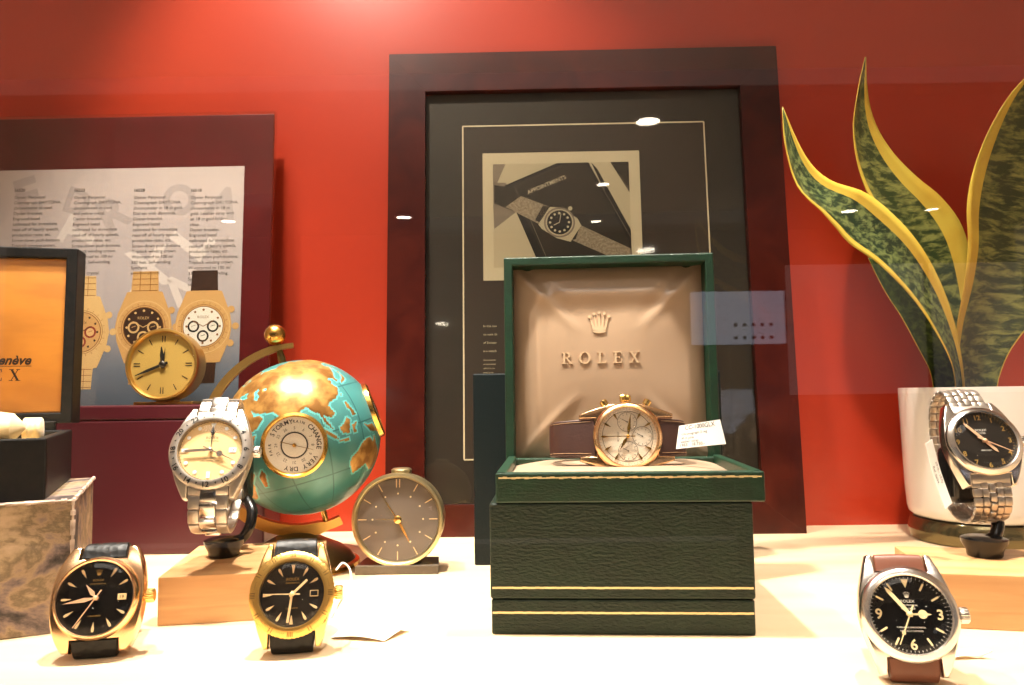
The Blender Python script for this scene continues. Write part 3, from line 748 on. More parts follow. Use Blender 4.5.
    for k in range(12):
        if k in p.get('skip', ()): continue
        a = k * PI / 6; s, co = math.sin(a), math.cos(a); m = MB(); mk = p['mk']
        if isinstance(mk, dict): st = mk.get(k, mk['x'])
        else: st = mk
        zz = DZ + .1
        m.T = Matrix.Rotation(-a, 4, 'Z')
        r1 = p.get('mr', .91) * Rd
        if st == 'dagger': m.prism([(-.4, r1), (.4, r1), (.56, r1 - 1.2), (0, r1 - 4.0), (-.56, r1 - 1.2)], zz, zz + .35, p['mkm'])
        elif st == 'wedge': m.prism([(-.75, r1), (.75, r1), (.16, r1 - 3.6), (-.16, r1 - 3.6)], zz, zz + .3, p['mkm'])
        elif st == 'baton': m.prism([(-.33, r1), (.33, r1), (.33, r1 - 2.9), (-.33, r1 - 2.9)], zz, zz + .3, p['mkm'])
        elif st == 'tri': m.prism([(-1.3, r1), (1.3, r1), (0, r1 - 3.2)], zz, zz + .2, p['mkm'])
        elif st == 'dot': m.T = m.T @ Matrix.Translation((0, r1 - 1.1, 0)); m.lathe([(.95, zz), (.95, zz + .25), (.7, zz + .35)], p['mkm'], 20)
        elif st == 'tall': m.prism([(-.85, r1), (.85, r1), (.85, r1 - 3.2), (-.85, r1 - 3.2)], zz, zz + .3, p['mkm'])
        elif st == 'num':
            m.T = Matrix.Identity(4); h = p.get('numh', 3.4); rr = r1 - h * .55; m.text(str(k or 12), s * rr, co * rr - h / 2, h, p['mkm'], zz + .05, bold=0.02)
        m.build('numeral' if st == 'num' else 'hour_marker', dl)
    for (sx, sy, sr) in p.get('subs', []):
        m = MB(); m.T = Matrix.Translation((sx * Rd, sy * Rd, 0)); q = sr * Rd
        m.ring(0, 0, q * .96, q, DZ + .08, ink, 40); m.lathe([(.01, DZ + .05), (q * .95, DZ + .06)], p['dial'], 40, False, cap0=False, cap1=False)
        for k in range(12):
            a = k * PI / 6; m.line((math.sin(a) * q * .7, math.cos(a) * q * .7), (math.sin(a) * q * .9, math.cos(a) * q * .9), .2, DZ + .1, ink)
        m.line((0, 0), (q * .3, q * .55), .28, DZ + .2, ink); m.disc(0, 0, .4, DZ + .22, ink, 12)
        m.build('subdial', dl)
    if p.get('date'):
        m = MB(); dx = Rd * .68; m.box((dx, 0, DZ + .12), (3.6, 2.6, .24), p['mkm'], .1); m.box((dx, 0, DZ + .2), (3.0, 2.0, .2), p.get('date_m', 'dial_cream')); m.text(p['date'], dx, -.7, 1.4, 'ink_black', DZ + .34, bold=.02); m.build('date_window', dl)
    # hands
    for i, (nm, ang, ln, st) in enumerate(p['hands']):
        m = MB(); z = DZ + .7 + .35 * i; m.T = Matrix.Rotation(-R(ang), 4, 'Z'); l = ln * Rd; hm = p['handm']
        if st == 'alpha': m.prism([(-.25, -1.2), (.25, -1.2), (.35, 1.2), (.95, l * .35), (0, l), (-.95, l * .35), (-.35, 1.2)], z, z + .25, hm)
        elif st == 'baton': m.prism([(-.5, -1.4), (.5, -1.4), (.5, l), (-.5, l)], z, z + .25, hm)
        elif st == 'pencil': m.prism([(-.3, -1.2), (.3, -1.2), (.7, 2), (.7, l - 1.6), (0, l), (-.7, l - 1.6), (-.7, 2)], z, z + .25, hm)
        elif st == 'merc':
            m.prism([(-.35, -1.2), (.35, -1.2), (.35, l * .5), (-.35, l * .5)], z, z + .25, hm); m.T = m.T @ Matrix.Translation((0, l * .58, 0)); m.lathe([(1.6, z), (1.6, z + .25)], hm, 24, False); m.prism([(-.5, 1.4), (.5, 1.4), (0, l * .4)], z, z + .25, hm)
        elif st == 'gmt': m.prism([(-.18, -1.5), (.18, -1.5), (.18, l * .72), (-.18, l * .72)], z, z + .2, 'ink_black'); m.prism([(-1.0, l * .72), (1.0, l * .72), (0, l)], z, z + .2, 'ink_black')
        else:
            m.prism([(-.3, -Rd * .25), (.3, -Rd * .25), (.16, l), (-.16, l)], z, z + .15, hm)
            if st == 'lolli': m.T = m.T @ Matrix.Translation((0, l * .62, 0)); m.lathe([(.7, z), (.7, z + .15)], hm, 16, False)
        m.build(nm, root, M)
    m = MB(); m.lathe([(.95, DZ + .1), (.95, DZ + 1.9), (.6, DZ + 2.2), (.01, DZ + 2.3)], p['handm'], 20); m.build('hand_hub', root, M)
    m = MB(); m.lathe([(Rd + .25, 4.6), (Rd + .2, 5.8), (Rd * .94, 6.4), (Rd * .7, 7.1), (Rd * .35, 7.5), (.01, 7.6)], 'crystal', 64, cap0=False); m.build('crystal', root, M)
    # crown and pushers
    def radial(ang, nm, r0, segs):
        m = MB(); m.T = Matrix.Rotation(R(ang), 4, 'Z') @ Matrix.Rotation(PI / 2, 4, 'Y') @ Matrix.Translation((0.6, 0, 0))
        for prof, kn in segs: m.lathe([(rr, r0 + zz) for rr, zz in prof], p.get('crown_m', p['case']), 72 if kn else 24, True, (lambda a, r, z: 1 - 0.07 * (math.sin(a * 18) > 0)) if kn else None)
        m.build(nm, root, M)
    radial(0, 'winding_crown', Rc - .6, [([(1.4, 0), (1.4, 1.6)], 0), ([(2.6, 1.2), (3.0, 1.6), (3.0, 4.2), (2.5, 4.7), (.01, 4.9)], 1)])
    for a in p.get('pushers', ()): radial(a, 'push_button', Rc * .97, [([(1.2, -1), (1.2, 3.2)], 0), ([(2.1, 2.4), (2.1, 4.9), (1.6, 5.4), (.01, 5.5)], 0)])
    # strap or bracelet
    kind = p['strap']; sm = p['strap_m']
    if kind == 'leather':
        k = len(path); th = p.get('sth', 2.4)
        half = k // 2
        taper = p.get('taper', 3.0)
        wf = lambda i: lw - .6 - taper * min(1, 1.6 * min(i, k - 1 - i) / half)
        gap = p.get('gap')
        if gap:
            i0, i1 = int(k * gap[0]), int(k * gap[1])
            pieces = [(0, i0), (i1, k)]
        else: pieces = [(0, half + 4), (half - 4, k)]
        for n_, (a, b_) in enumerate(pieces):
            m = MB(); off = 0 if n_ == 0 else -.0
            pp = [(path[i].x, path[i].y) for i in range(a, b_)]
            m.ribbon(pp, [wf(i) - (.2 if n_ else 0) for i in range(a, b_)], th * (1 if n_ == 0 else .92), sm); st = m.build('strap', root, M)
            if p.get('stitch'):
                m = MB()
                for q in range(a + 2, b_ - 2):
                    y, z = path[q]; ty = path[q + 1] - path[q - 1]; ty.normalize(); nn = Vector((-ty.y, ty.x))
                    sg = -1
                    for sx in (-1, 1):
                        for sgn in (-1, 1):
                            c0 = Vector((sx * (wf(q) / 2 - 1.3), y + nn.x * sgn * (th / 2 + .12), z + nn.y * sgn * (th / 2 + .12)))
                            c1 = c0 + Vector((0, ty.x, ty.y)) * 0.9; m.tube([c0, c1], .16, 'thread', 5)
                m.build('stitching', st)
        i = half; y, z = path[i]; t = (path[i + 1] - path[i - 1]).normalized(); nn = Vector((-t.y, t.x))
        w = wf(i) + 2.6; m = MB(); q = lambda a, b_, o: (a, y + t.x * b_ + nn.x * o, z + t.y * b_ + nn.y * o)
        o = -th * .5 if False else 0
        m.tube([q(-w / 2, -4, 0), q(w / 2, -4, 0), q(w / 2, 4, 0), q(-w / 2, 4, 0)], .8, p.get('buckle_m', p['case']), 8, True); m.tube([q(0, -4, th * .7), q(0, 4, th * .7)], .6, p.get('buckle_m', p['case']), 8); m.build('buckle', root, M)
    else:
        m = MB(); fr = frames(path, p['pitch']); n_ = len(fr); wide = lw - .4
        for i, (q, t) in enumerate(fr):
            f = min(1.0, 2.0 * min(i, n_ - 1 - i) / n_); w = wide - p.get('taper', 4) * f
            ang = math.atan2(t.y, t.x)
            base = Matrix.Translation((0, q.x, q.y)) @ Matrix.Rotation(ang, 4, 'X')
            m.T = base
            if kind == 'oyster':
                cw = w * .42; ow = (w - cw) / 2 - .12
                for sg in (-1, 1): m.box((sg * (cw / 2 + .12 + ow / 2), 0, 0), (ow, p['pitch'] - .25, 2.5), sm, .5, 2, True)
                m.T = base @ Matrix.Translation((0, p['pitch'] / 2, 0)); m.box((0, 0, 0), (cw, p['pitch'] - .25, 2.9), p.get('strap_m2', sm), .6, 2, True)
            else:
                ow = w * .22; cw = (w - 2 * ow) / 3 - .15
                for sg in (-1, 1): m.box((sg * (w / 2 - ow / 2), 0, 0), (ow, p['pitch'] - .25, 2.2), sm, .7, 2, True)
                for j in (-1, 0, 1):
                    m.T = base @ Matrix.Translation((j * (cw + .15), p['pitch'] / 2 if j == 0 else 0, 0)); m.box((0, 0, .1), (cw, p['pitch'] - .3, 2.6), p.get('strap_m2', sm), .8, 2, True)
        m.build('bracelet', root, M)
        for sg in (1, -1):
            m = MB(); m.T = Matrix.Translation((0, sg * (Lin + 1.6), -1.6)) @ Matrix.Rotation(sg * -.35, 4, 'X'); m.box((0, 0, 0), (lw - .3, 5.2, 3.4), sm, .7, 2, True); m.build('end_link', root, M)
    return root, M, path

common = dict(taper=2.5)
# gold cushion-shaped watch, front left
wx = at(99, 595, 331)
wA = wristwatch('wristwatch', 'gold cushion cased watch with a black date dial on black croc strap, front left', wx.x, wx.y, 0, dict(
    R=18.6, Rd=15.2, lw=19.4, L=22, lt=3.0, cp=2.3, ce=.9, depth=36, hgt=19, tilt=R(17), yaw=R(11), bezel='dome', Rb=17.4, case='gold_pink', bezel_m='gold_pink', crown_m='gold', dial='dial_black', ink='ink_gold', tink='ink_gold',
    mk='dagger', mkm='hand_gold', skip=(0, 3), date='19', date_m='dial_cream', crown_logo=.62, text=[('ROLEX', .46, .9, 4.2), ('OYSTER PERPETUAL', .37, .6, 6.5), ('CHRONOMETER', -.5, .6, 5)],
    hands=[('hour_hand', 322, .48, 'alpha'), ('minute_hand', 262, .86, 'alpha'), ('seconds_hand', 213, .92, 'sec')], handm='hand_rose', strap='leather', strap_m='leather_black', taper=3))
# gold turning-bezel watch
wx = at(293.5, 588, 333)
wB = wristwatch('wristwatch', 'gold watch with engraved turning bezel and black dial, on black strap beside the wood block', wx.x, wx.y, 0, dict(
    R=17.2, Rd=13.6, lw=19.6, L=22, lt=2.0, cp=1.6, ce=1, depth=36, hgt=19, tilt=R(16), yaw=R(8), bezel='turned', Rb=18.0, bezel_m='gold_satin', case='gold', dial='dial_brown', ink='ink_gold', tink='ink_gold',
    mk={0: 'wedge', 'x': 'dagger', 9: 'wedge', 6: 'wedge'}, mkm='hand_gold', skip=(3,), date='17', date_m='dial_brown', text=[('ROLEX', .42, 1.2, 5.5), ('OYSTER PERPETUAL', .32, .6, 6), ('CHRONOMETER', -.45, .6, 5)],
    hands=[('hour_hand', 47, .62, 'baton'), ('minute_hand', 187, .86, 'baton'), ('seconds_hand', 272, .88, 'sec')], handm='hand_gold', strap='leather', strap_m='leather_black', taper=3, stitch=0))
# steel explorer watch, front right
wx = at(907, 612, 291)
wE = wristwatch('wristwatch', 'steel watch with black dial numbered 3, 6 and 9 on brown strap, front right', wx.x, wx.y, 0, dict(
    R=17.2, Rd=13.9, lw=18.6, L=22, lt=2.0, cp=1.6, ce=1, depth=36, hgt=20, tilt=R(17), yaw=R(-14), roll=R(2), bezel='dome', Rb=17.5, case='steel', dial='dial_black', ink='ink_white', tink='ink_white',
    mk={0: 'tri', 3: 'num', 6: 'num', 9: 'num', 'x': 'baton'}, numh=3.6, mkm='lume', track=1, crown_logo=.42, text=[('ROLEX', .3, 1.0, 5), ('OYSTER PERPETUAL', .21, .6, 7), ('EXPLORER', .12, .7, 5), ('SUPERLATIVE CHRONOMETER', -.36, .55, 10), ('OFFICIALLY CERTIFIED', -.45, .55, 8)],
    hands=[('hour_hand', 90, .56, 'merc'), ('minute_hand', 322, .88, 'pencil'), ('seconds_hand', 205, .86, 'lolli')], handm='lume', over=-1.2, strap='leather', strap_m='leather_brown', taper=2.5))
# ------------------------------------------------------------------ wooden blocks with black stands
def block(label, c, yaw, w, d, h):
    o = thing('wooden_block', label, 'display block', c, yaw)
    m = MB(); m.box((w / 2, d / 2, h / 2), (w, d, h), 'block_wood', .5); m.build('block_body', o); return o
lb = on_z(157, 626.5); LBH = 23.6
block('pale wooden block on the left carrying the white steel watch', (lb.x, lb.y, 0), R(9), 74, 78, LBH)
rb = on_z(936, 627.5); RBH = 25
block('pale wooden block on the right carrying the steel bracelet watch', (rb.x, rb.y, 0), R(-12), 120, 62, RBH)
def stand(label, px, py, zt, top, side):
    c = on_z(px, py, zt); o = thing('watch_stand', label, 'watch stand', (c.x, c.y, zt), 0)
    m = MB(); m.lathe([(0.01, 0), (7.6, 0), (8.2, .8), (8.4, 3), (10.6, 7), (10.8, 9), (9, 9.8), (0.01, 10)], 'black_plastic', 40); m.build('base', o)
    hgt = top - zt
    pts = catmull([(side * 4, 4, 7), (side * 9, 5, 9.5), (side * 12, 7, 16), (side * 11, 12, 24), (side * 5, 18, 30), (0, 20, hgt * .62)], 6)
    m = MB(); m.tube(pts, 3.0, 'black_plastic', 12); m.build('arm', o)
    m = MB(); m.box((0, 20, hgt * .62 + 4), (15, 16, 30), 'black_plastic', 4, 3, True); m.build('cushion_block', o)
    return o, c
# white steel watch with 24-hour bezel
wx = at(212.5, 452, 382)
wW = wristwatch('wristwatch', 'white steel watch with cream dial and 24 hour numeral bezel, on the left wooden block', wx.x, wx.y, LBH + 9, dict(
    R=19.6, Rd=15.6, lw=20, L=23.5, lt=2.4, cp=1.7, ce=1, depth=40, hgt=23, tilt=R(19), yaw=R(8), roll=R(-1), bezel='hours24', Rb=19.9,
    path=[(17.8, -1.5), (24, -2.6), (29.5, -7), (30, -17), (21, -30), (8, -38), (-12, -40), (-26, -35), (-35, -24), (-37, -14), (-33.5, -6), (-25, -2.8), (-17.8, -1.5)], case='steel_satin', bezel_m='steel_satin', crown_m='steel', dial='dial_cream', ink='ink_black', tink='ink_black',
    mk={0: 'tri', 6: 'tall', 9: 'tall', 'x': 'dot'}, mkm='print_white', skip=(3,), track=1, date='17', date_m='paper_white', ringed=.97, crown_logo=.52, text=[('ROLEX', .38, 1.3, 6), ('OYSTER PERPETUAL', .29, .7, 7), ('EXPLORER II', -.28, .8, 6), ('SUPERLATIVE CHRONOMETER', -.37, .6, 9.5)],
    hands=[('gmt_hand', 0, .8, 'gmt'), ('hour_hand', 113, .55, 'merc'), ('minute_hand', 267, .84, 'pencil'), ('seconds_hand', 115, .85, 'sec')], handm='steel', strap='oyster', strap_m='steel_satin', strap_m2='steel', pitch=7.0, taper=4), zc=wx.z)
stand('black plastic stand under the white steel watch, on the left wooden block', 224, 556, LBH, wx.z, 1)
# steel watch on jubilee bracelet
wx = at(981, 443, 392)
wD = wristwatch('wristwatch', 'steel watch with a dark glinting dial on a beaded link bracelet, by the white pot', wx.x, wx.y, RBH + 9, dict(
    R=18.6, Rd=15, lw=19.5, L=22.5, lt=2.2, cp=1.7, ce=1, depth=44, hgt=27, tilt=R(22), yaw=R(-6), roll=R(2), bezel='flat', Rb=18.4,
    path=[(16.8, -1.5), (23.5, -3), (31, -7), (33.5, -16), (28, -28), (12, -37), (-10, -40), (-26, -36), (-35, -25), (-36.5, -14), (-32, -6), (-24, -2.8), (-16.8, -1.5)], case='steel', dial='dial_brown', ink='ink_gold', tink='ink_white',
    mk='num', numh=2.6, mr=.95, mkm='ink_gold', skip=(), track=1, text=[('ROLEX', .36, 1.2, 5.5), ('OYSTER', .26, .8, 4), ('PRECISION', -.36, .8, 5)],
    hands=[('hour_hand', 140, .55, 'pencil'), ('minute_hand', 320, .85, 'pencil'), ('seconds_hand', 118, .9, 'sec')], handm='hand_rose', strap='jubilee', strap_m='steel_satin', strap_m2='steel_satin', pitch=4.6, taper=4), zc=wx.z)
stand('black plastic stand under the steel bracelet watch, on the right wooden block', 985, 556, RBH, wx.z, 1)

# ------------------------------------------------------------------ green boxes
gl, gr = on_z(491, 634.5), on_z(755, 636)
GY = math.atan2(gr.y - gl.y, gr.x - gl.x); GW = (gr - gl).length + 1.0; GD = 96
rootG = thing('leatherette_box', 'closed dark green leatherette box with two gold lines, under the open presentation box', 'box', (gl.x, gl.y, 0), GY)
zs = at(600, 597, gl.y).z; zt = at(600, 501.5, gl.y).z
m = MB(); m.box((GW / 2, GD / 2, zs / 2 - .2), (GW - .8, GD, zs - .4), 'green_dull', .9); m.build('box_base', rootG)
m = MB(); m.box((GW / 2, GD / 2, (zs + zt) / 2), (GW, GD + .8, zt - zs), 'green_dull', .9); m.build('box_lid', rootG)
for py, nm in ((586, 0), (611, 1)):
    z = at(600, py, gl.y).z; m = MB(); yy = -.45 if nm == 0 else -.05
    pts = [(1.0 + (GW - 2) * k / 60, yy, z + random.uniform(-.07, .07)) for k in range(61)]
    for a, c in zip(pts, pts[1:]): m.box(((a[0] + c[0]) / 2, yy, a[2]), (c[0] - a[0] + .05, .12, .95), 'gold_foil')
    m.build('gold_line', rootG)
# open presentation box
tl_, tr_ = at(495.5, 487, gl.y - 1.5), at(763.5, 487, gl.y - 6)
TW = (tr_ - tl_).length; TB = zt + .1; TT = at(630, 471.5, gl.y - 3).z; TD = 92
rootT = thing('presentation_box', 'open green watch box with cream satin lid, standing on the closed green box', 'box', (tl_.x, tl_.y, TB), GY)
h = TT - TB; m = MB(); tk = 5.0
m.box((TW / 2, TD / 2, 1.2), (TW - 1, TD - 1, 2.4), 'green_leatherette', .4)
m.box((TW / 2, tk / 2, h / 2), (TW, tk, h), 'green_leatherette', .8); m.box((TW / 2, TD - tk / 2, h / 2 - .5), (TW - 1, tk, h - 1), 'green_leatherette', .8)
for x in (tk / 2, TW - tk / 2): m.box((x, TD / 2, h / 2), (tk, TD - .2, h), 'green_leatherette', .8)
m.build('tray', rootT)
m = MB()
for k in range(60):
    xa = 1.5 + (TW - 3) * k / 60; m.box((xa + (TW - 3) / 120, -.05, h - 2.4 + math.sin(k * 1.7) * .12), ((TW - 3) / 60 + .05, .14, .8 + .25 * math.sin(k * 2.3)), 'gold_foil')
m.build('gold_line', rootT)
# cream padding in the tray
m = MB(); nx, ny = 40, 24; vs = []; fs = []
for j in range(ny + 1):
    for i in range(nx + 1):
        u, v = i / nx, j / ny
        e = min(1, 6 * min(u, 1 - u)) ** .5 * min(1, 6 * min(v, 1 - v)) ** .5
        vs.append((tk + (TW - 2 * tk) * u, tk + (TD - 2 * tk) * v, h - 5 + 4.0 * e + 1.0 * mnoise.noise(Vector((u * 4, v * 3, 2)))))
for j in range(ny):
    for i in range(nx): fs.append((j * (nx + 1) + i, j * (nx + 1) + i + 1, (j + 1) * (nx + 1) + i + 1, (j + 1) * (nx + 1) + i))
m.add(vs, fs, 'satin_cream', True); m.build('padding', rootT)
# the lid
ly = tl_.y + TD + 2
a0, a1 = at(502.5, 450, ly), at(712, 450, ly - 4); LW = (a1.xy - a0.xy).length + 2; LH0 = TB + h * .35
topz = at(605, 256.5, ly).z
LM = Matrix.Rotation(0, 4, 'Z')
inv = rootT.matrix_basis.copy()
ox = TW / 2 + ((a0.x + a1.x) / 2 - (tl_.x + tr_.x) / 2)
lidM = Matrix.Translation((ox - LW / 2 - 2.6, TD + 4 + 13, h * .35)) @ rotm(rx=PI / 2 - R(1.5))
LH = topz - LH0; fr_ = 5.2; LT = 17
m = MB()
m.box((LW / 2, LH / 2, 1.5), (LW - .6, LH - .6, 3), 'green_leatherette', .5)
for x in (fr_ / 2, LW - fr_ / 2): m.box((x, LH / 2, LT / 2), (fr_, LH, LT), 'green_leatherette', .8)
for y in (fr_ / 2, LH - fr_ / 2): m.box((LW / 2, y, LT / 2), (LW - .4, fr_, LT - .1), 'green_leatherette', .8)
lid = m.build('lid', rootT, lidM)
m = MB(); nx, ny = 72, 72; vs = []; fs = []; iw, ih = LW - 2 * fr_, LH - 2 * fr_
def puff(u, v):
    a, c = abs(2 * u - 1), abs(2 * v - 1)
    z = 9.5 * (1 - a ** 3.2) ** .8 * (1 - c ** 3.2) ** .8
    # folds running in from the corners
    for (cu, cv) in ((0, 0), (1, 0), (0, 1), (1, 1)):
        du, dv = abs(u - cu), abs(v - cv); d = math.hypot(du, dv)
        if d < .5: z += (2.2 * math.exp(-((du - dv) / .035) ** 2) - 1.8 * math.exp(-((du - dv - .07) / .05) ** 2)) * (1 - d / .5) * min(1, d / .05)
    z += 2.2 * math.exp(-((v - .86) / .05) ** 2) * (1 - a ** 4) + .9 * math.exp(-((u - .13) / .035) ** 2) * (1 - c ** 4)
    z += 1.3 * mnoise.noise(Vector((u * 3.2, v * 2.4, 5.1))) * (1 - a ** 6) * (1 - c ** 6)
    return z
for j in range(ny + 1):
    for i in range(nx + 1):
        u, v = i / nx, j / ny; vs.append((fr_ + iw * u, fr_ + ih * v, 4 + puff(u, v)))
for j in range(ny):
    for i in range(nx): fs.append((j * (nx + 1) + i, j * (nx + 1) + i + 1, (j + 1) * (nx + 1) + i + 1, (j + 1) * (nx + 1) + i))
m.add(vs, fs, 'satin_cream', True); pad = m.build('lid_padding', rootT, lidM)
# stamped lettering follows the padding
LMW = Matrix.Translation(rootT.location / MM) @ rotm(rz=GY) @ lidM
def lid_uv(px, py):
    M2 = LMW @ Matrix.Translation((0, 0, 13)); return uv_on(M2, px, py)
m = MB(); t2 = MB()
xl, yl = lid_uv(561.5, 364); xr, _ = lid_uv(640, 364); _, yt = lid_uv(600, 352)
_cx = (xl + xr) / 2; hh = yt - yl
serif_word(t2, 'ROLEX', _cx, yl, hh, 0, 'satin_gold_print', gap=.55)
k_ = (xr - xl) / (max(v.x for v in t2.v) - min(v.x for v in t2.v)); mid = (max(v.x for v in t2.v) + min(v.x for v in t2.v)) / 2
c_, y_ = lid_uv(599.5, 333); _, y2 = lid_uv(599.5, 310.5); cr = MB(); crown_mark(cr, c_, y_, y2 - y_, 0, 'satin_gold_print')
for src, off, k2, md in ((t2, 0, k_, mid), (cr, 0, 1, c_)):
    # raised letters: a top face and a skirt down to the padding for every stroke
    lift = lambda e: [((v.x - md) * k2 + md, v.y, 4 + puff((((v.x - md) * k2 + md) - fr_) / iw, (v.y - fr_) / ih) + e) for v in src.v]
    top_, low_ = lift(.6), lift(-.2); n0 = len(top_)
    m.add(top_ + low_, list(src.f) + [(f[i], n0 + f[i], n0 + f[(i + 1) % len(f)], f[(i + 1) % len(f)]) for f in src.f for i in range(len(f))], 'satin_gold_print')
m.build('stamped_lettering', lid, Matrix.Identity(4))
# dark box lid standing behind
kl, kr = on_z(474.5, 566), None
kr = at(723, 470, kl.y); zt2 = at(600, 372, kl.y).z
o = thing('leatherette_box', 'tall blue green box standing upright behind the open green box', 'box', ((kl.x + kr.x) / 2, kl.y, 0), R(-1))
m = MB(); w = kr.x - kl.x; m.box((0, 9, zt2 / 2), (w, 18, zt2), 'green_blue', .9); m.build('box_body', o)
m = MB(); m.box((0, 20, zt2 / 2 - 1), (w - 3, 5, zt2 - 3), 'green_blue', .6); m.build('box_lid', o)

# chronograph resting in the tray, crown up
wx = at(627, 437, gl.y + 36)
Wc = dict(R=18.0, Rd=15.0, lw=19.8, L=24.5, lt=2.2, cp=1.5, ce=1, Rb=18.0, tilt=R(9), yaw=R(-2), roll=R(90), bezel='dome', case='gold_pink', bezel_m='gold_pink', crown_m='gold', dial='dial_silver', ink='ink_black', tink='ink_black',
    mk={'x': 'dagger'}, mkm='gold_deep', skip=(3, 6, 9), ringed=.86, track=1, text=[('ROLEX', .3, 1.0, 5)], subs=[(.5, 0, .34), (0, -.5, .34), (-.5, 0, .34)], depth=20, hgt=27,
    path=[(16.6, -1.2), (23.5, -3), (30, -4.5), (35.5, -7.5), (38, -13), (38, -20), (32, -27), (12, -30), (-10, -30), (-25, -26), (-31, -19), (-31, -11), (-28.5, -6), (-24, -3), (-16.6, -1.2)],
    hands=[('hour_hand', 205 - 90 + 0, .5, 'alpha'), ('minute_hand', 102, .74, 'alpha'), ('seconds_hand', 0, .92, 'sec')], handm='gold_deep', pushers=(32, -32), strap='leather', strap_m='leather_dark_brown', taper=1.5, stitch=1, sth=3.0)
Wc['hands'] = [('hour_hand', 302, .55, 'alpha'), ('minute_hand', 99, .78, 'alpha'), ('seconds_hand', 0, .92, 'sec')]
wC = wristwatch('wristwatch', 'gold chronograph lying crown up on brown strap inside the open green box', wx.x, wx.y, TT - 4, Wc, zc=wx.z)

# ------------------------------------------------------------------ paper tags
def paper_tag(name, label, pix, lines, group=None, thick=.35, inkm='print_black', curl=0.0):
    """four corner places (bl, br, tr, tl), a slightly bent sheet between them"""
    bl, br, tr, tl = [Vector(q) for q in pix]
    base = (bl + br + tr + tl) / 4; base.z = min(q.z for q in (bl, br, tr, tl))
    o = thing(name, label, 'tag', base)
    def P(u, v, e=0.0):
        p = bl * (1 - u) * (1 - v) + br * u * (1 - v) + tr * u * v + tl * (1 - u) * v
        nrm = (br - bl).cross(tl - bl).normalized()
        return p + nrm * (curl * math.sin(PI * u) + e) - base
    nu, nv = 16, 4; vs = []; fs = []
    for side in (0, 1):
        for j in range(nv + 1):
            for i in range(nu + 1): vs.append(P(i / nu, j / nv, thick / 2 * (1 if side == 0 else -1)))
    k = (nu + 1) * (nv + 1)
    for j in range(nv):
        for i in range(nu):
            a = j * (nu + 1) + i; q = (a, a + 1, a + nu + 2, a + nu + 1); fs.append(q); fs.append(tuple(k + x for x in q[::-1]))
    rim = [i for i in range(nu + 1)] + [j * (nu + 1) + nu for j in range(1, nv + 1)] + [nv * (nu + 1) + i for i in range(nu - 1, -1, -1)] + [j * (nu + 1) for j in range(nv - 1, 0, -1)]
    for a, c in zip(rim, rim[1:] + rim[:1]): fs.append((a, k + a, k + c, c))
    m = MB(); m.add(vs, fs, 'paper_white'); m.build('card', o)
    if lines:
        t = MB(); w_ = (br - bl).length; h_ = (tl - bl).length
        for (s, u, v, hgt, al) in lines: t.text(s, u * w_, v * h_, hgt, inkm, 0, al)
        t.v = [P(v.x / w_, v.y / h_, thick / 2 + .08) for v in t.v]; t.build('printed_text', o)
    return o
q = [at(676, 449, gl.y + 30), at(726, 444, gl.y + 27), at(720, 419.5, gl.y + 29), at(679, 426, gl.y + 32)]
paper_tag('price_tag', 'white printed tag standing beside the chronograph in the open green box', q, [('CC-1000GLX', .5, .78, 2.2, 'c'), ('Chronograph 3 reg', .08, .56, 1.3, 'l'), ('18 ct pink', .08, .38, 1.3, 'l'), ('leather strap', .08, .23, 1.3, 'l'), ('1955   18.750.-', .08, .07, 1.5, 'l')], curl=.5)
q = [on_z(331, 638, .6), on_z(384, 641, .6), on_z(409, 624, 3.5), on_z(352, 620, 1.2)]
paper_tag('price_tag', 'white paper tag lying on the shelf right of the gold turning bezel watch', q, [('Ref. 1625', .04, .62, 1.5, 'l'), ('gold', .04, .4, 1.4, 'l'), ('1962', .04, .16, 1.4, 'l')], curl=1.4)
q = [on_z(950, 659, .5), on_z(978, 658, .5), on_z(992, 651, 3.2), on_z(952, 652, .8)]
paper_tag('price_tag', 'small white paper tag lying on the shelf right of the steel watch with brown strap', q, [], curl=1.0)
# tag strip tied along the jubilee bracelet's side
q = [at(946, 513, 376), at(953, 505, 378), at(934, 434, 384), at(925, 438, 382)]
q = [at(925.5, 444, 384), at(945, 509, 378), at(952, 503, 381), at(932, 439, 387)]
paper_tag('price_tag', 'narrow white label strip along the inside of the steel link bracelet', q, [('2910.- 1970', .5, .62, 1.6, 'c'), ('Ref. 6694', .5, .16, 1.6, 'c')], curl=-.8)
# strings
def string_loop(label, pts):
    pts = [Vector(p) for p in pts]; b0 = pts[0].copy(); b0.z = min(p.z for p in pts)
    o = thing('tag_string', label, 'string', b0); m = MB(); m.tube(catmull([p - b0 for p in pts], 8), .45, 'string', 8); m.build('cord', o)
string_loop('thin white tag string looped behind the gold turning bezel watch', [at(332, 618, 330), at(340, 603, 336), at(350, 585, 345), at(350, 570, 352), at(343, 563, 352), at(336, 570, 348)])

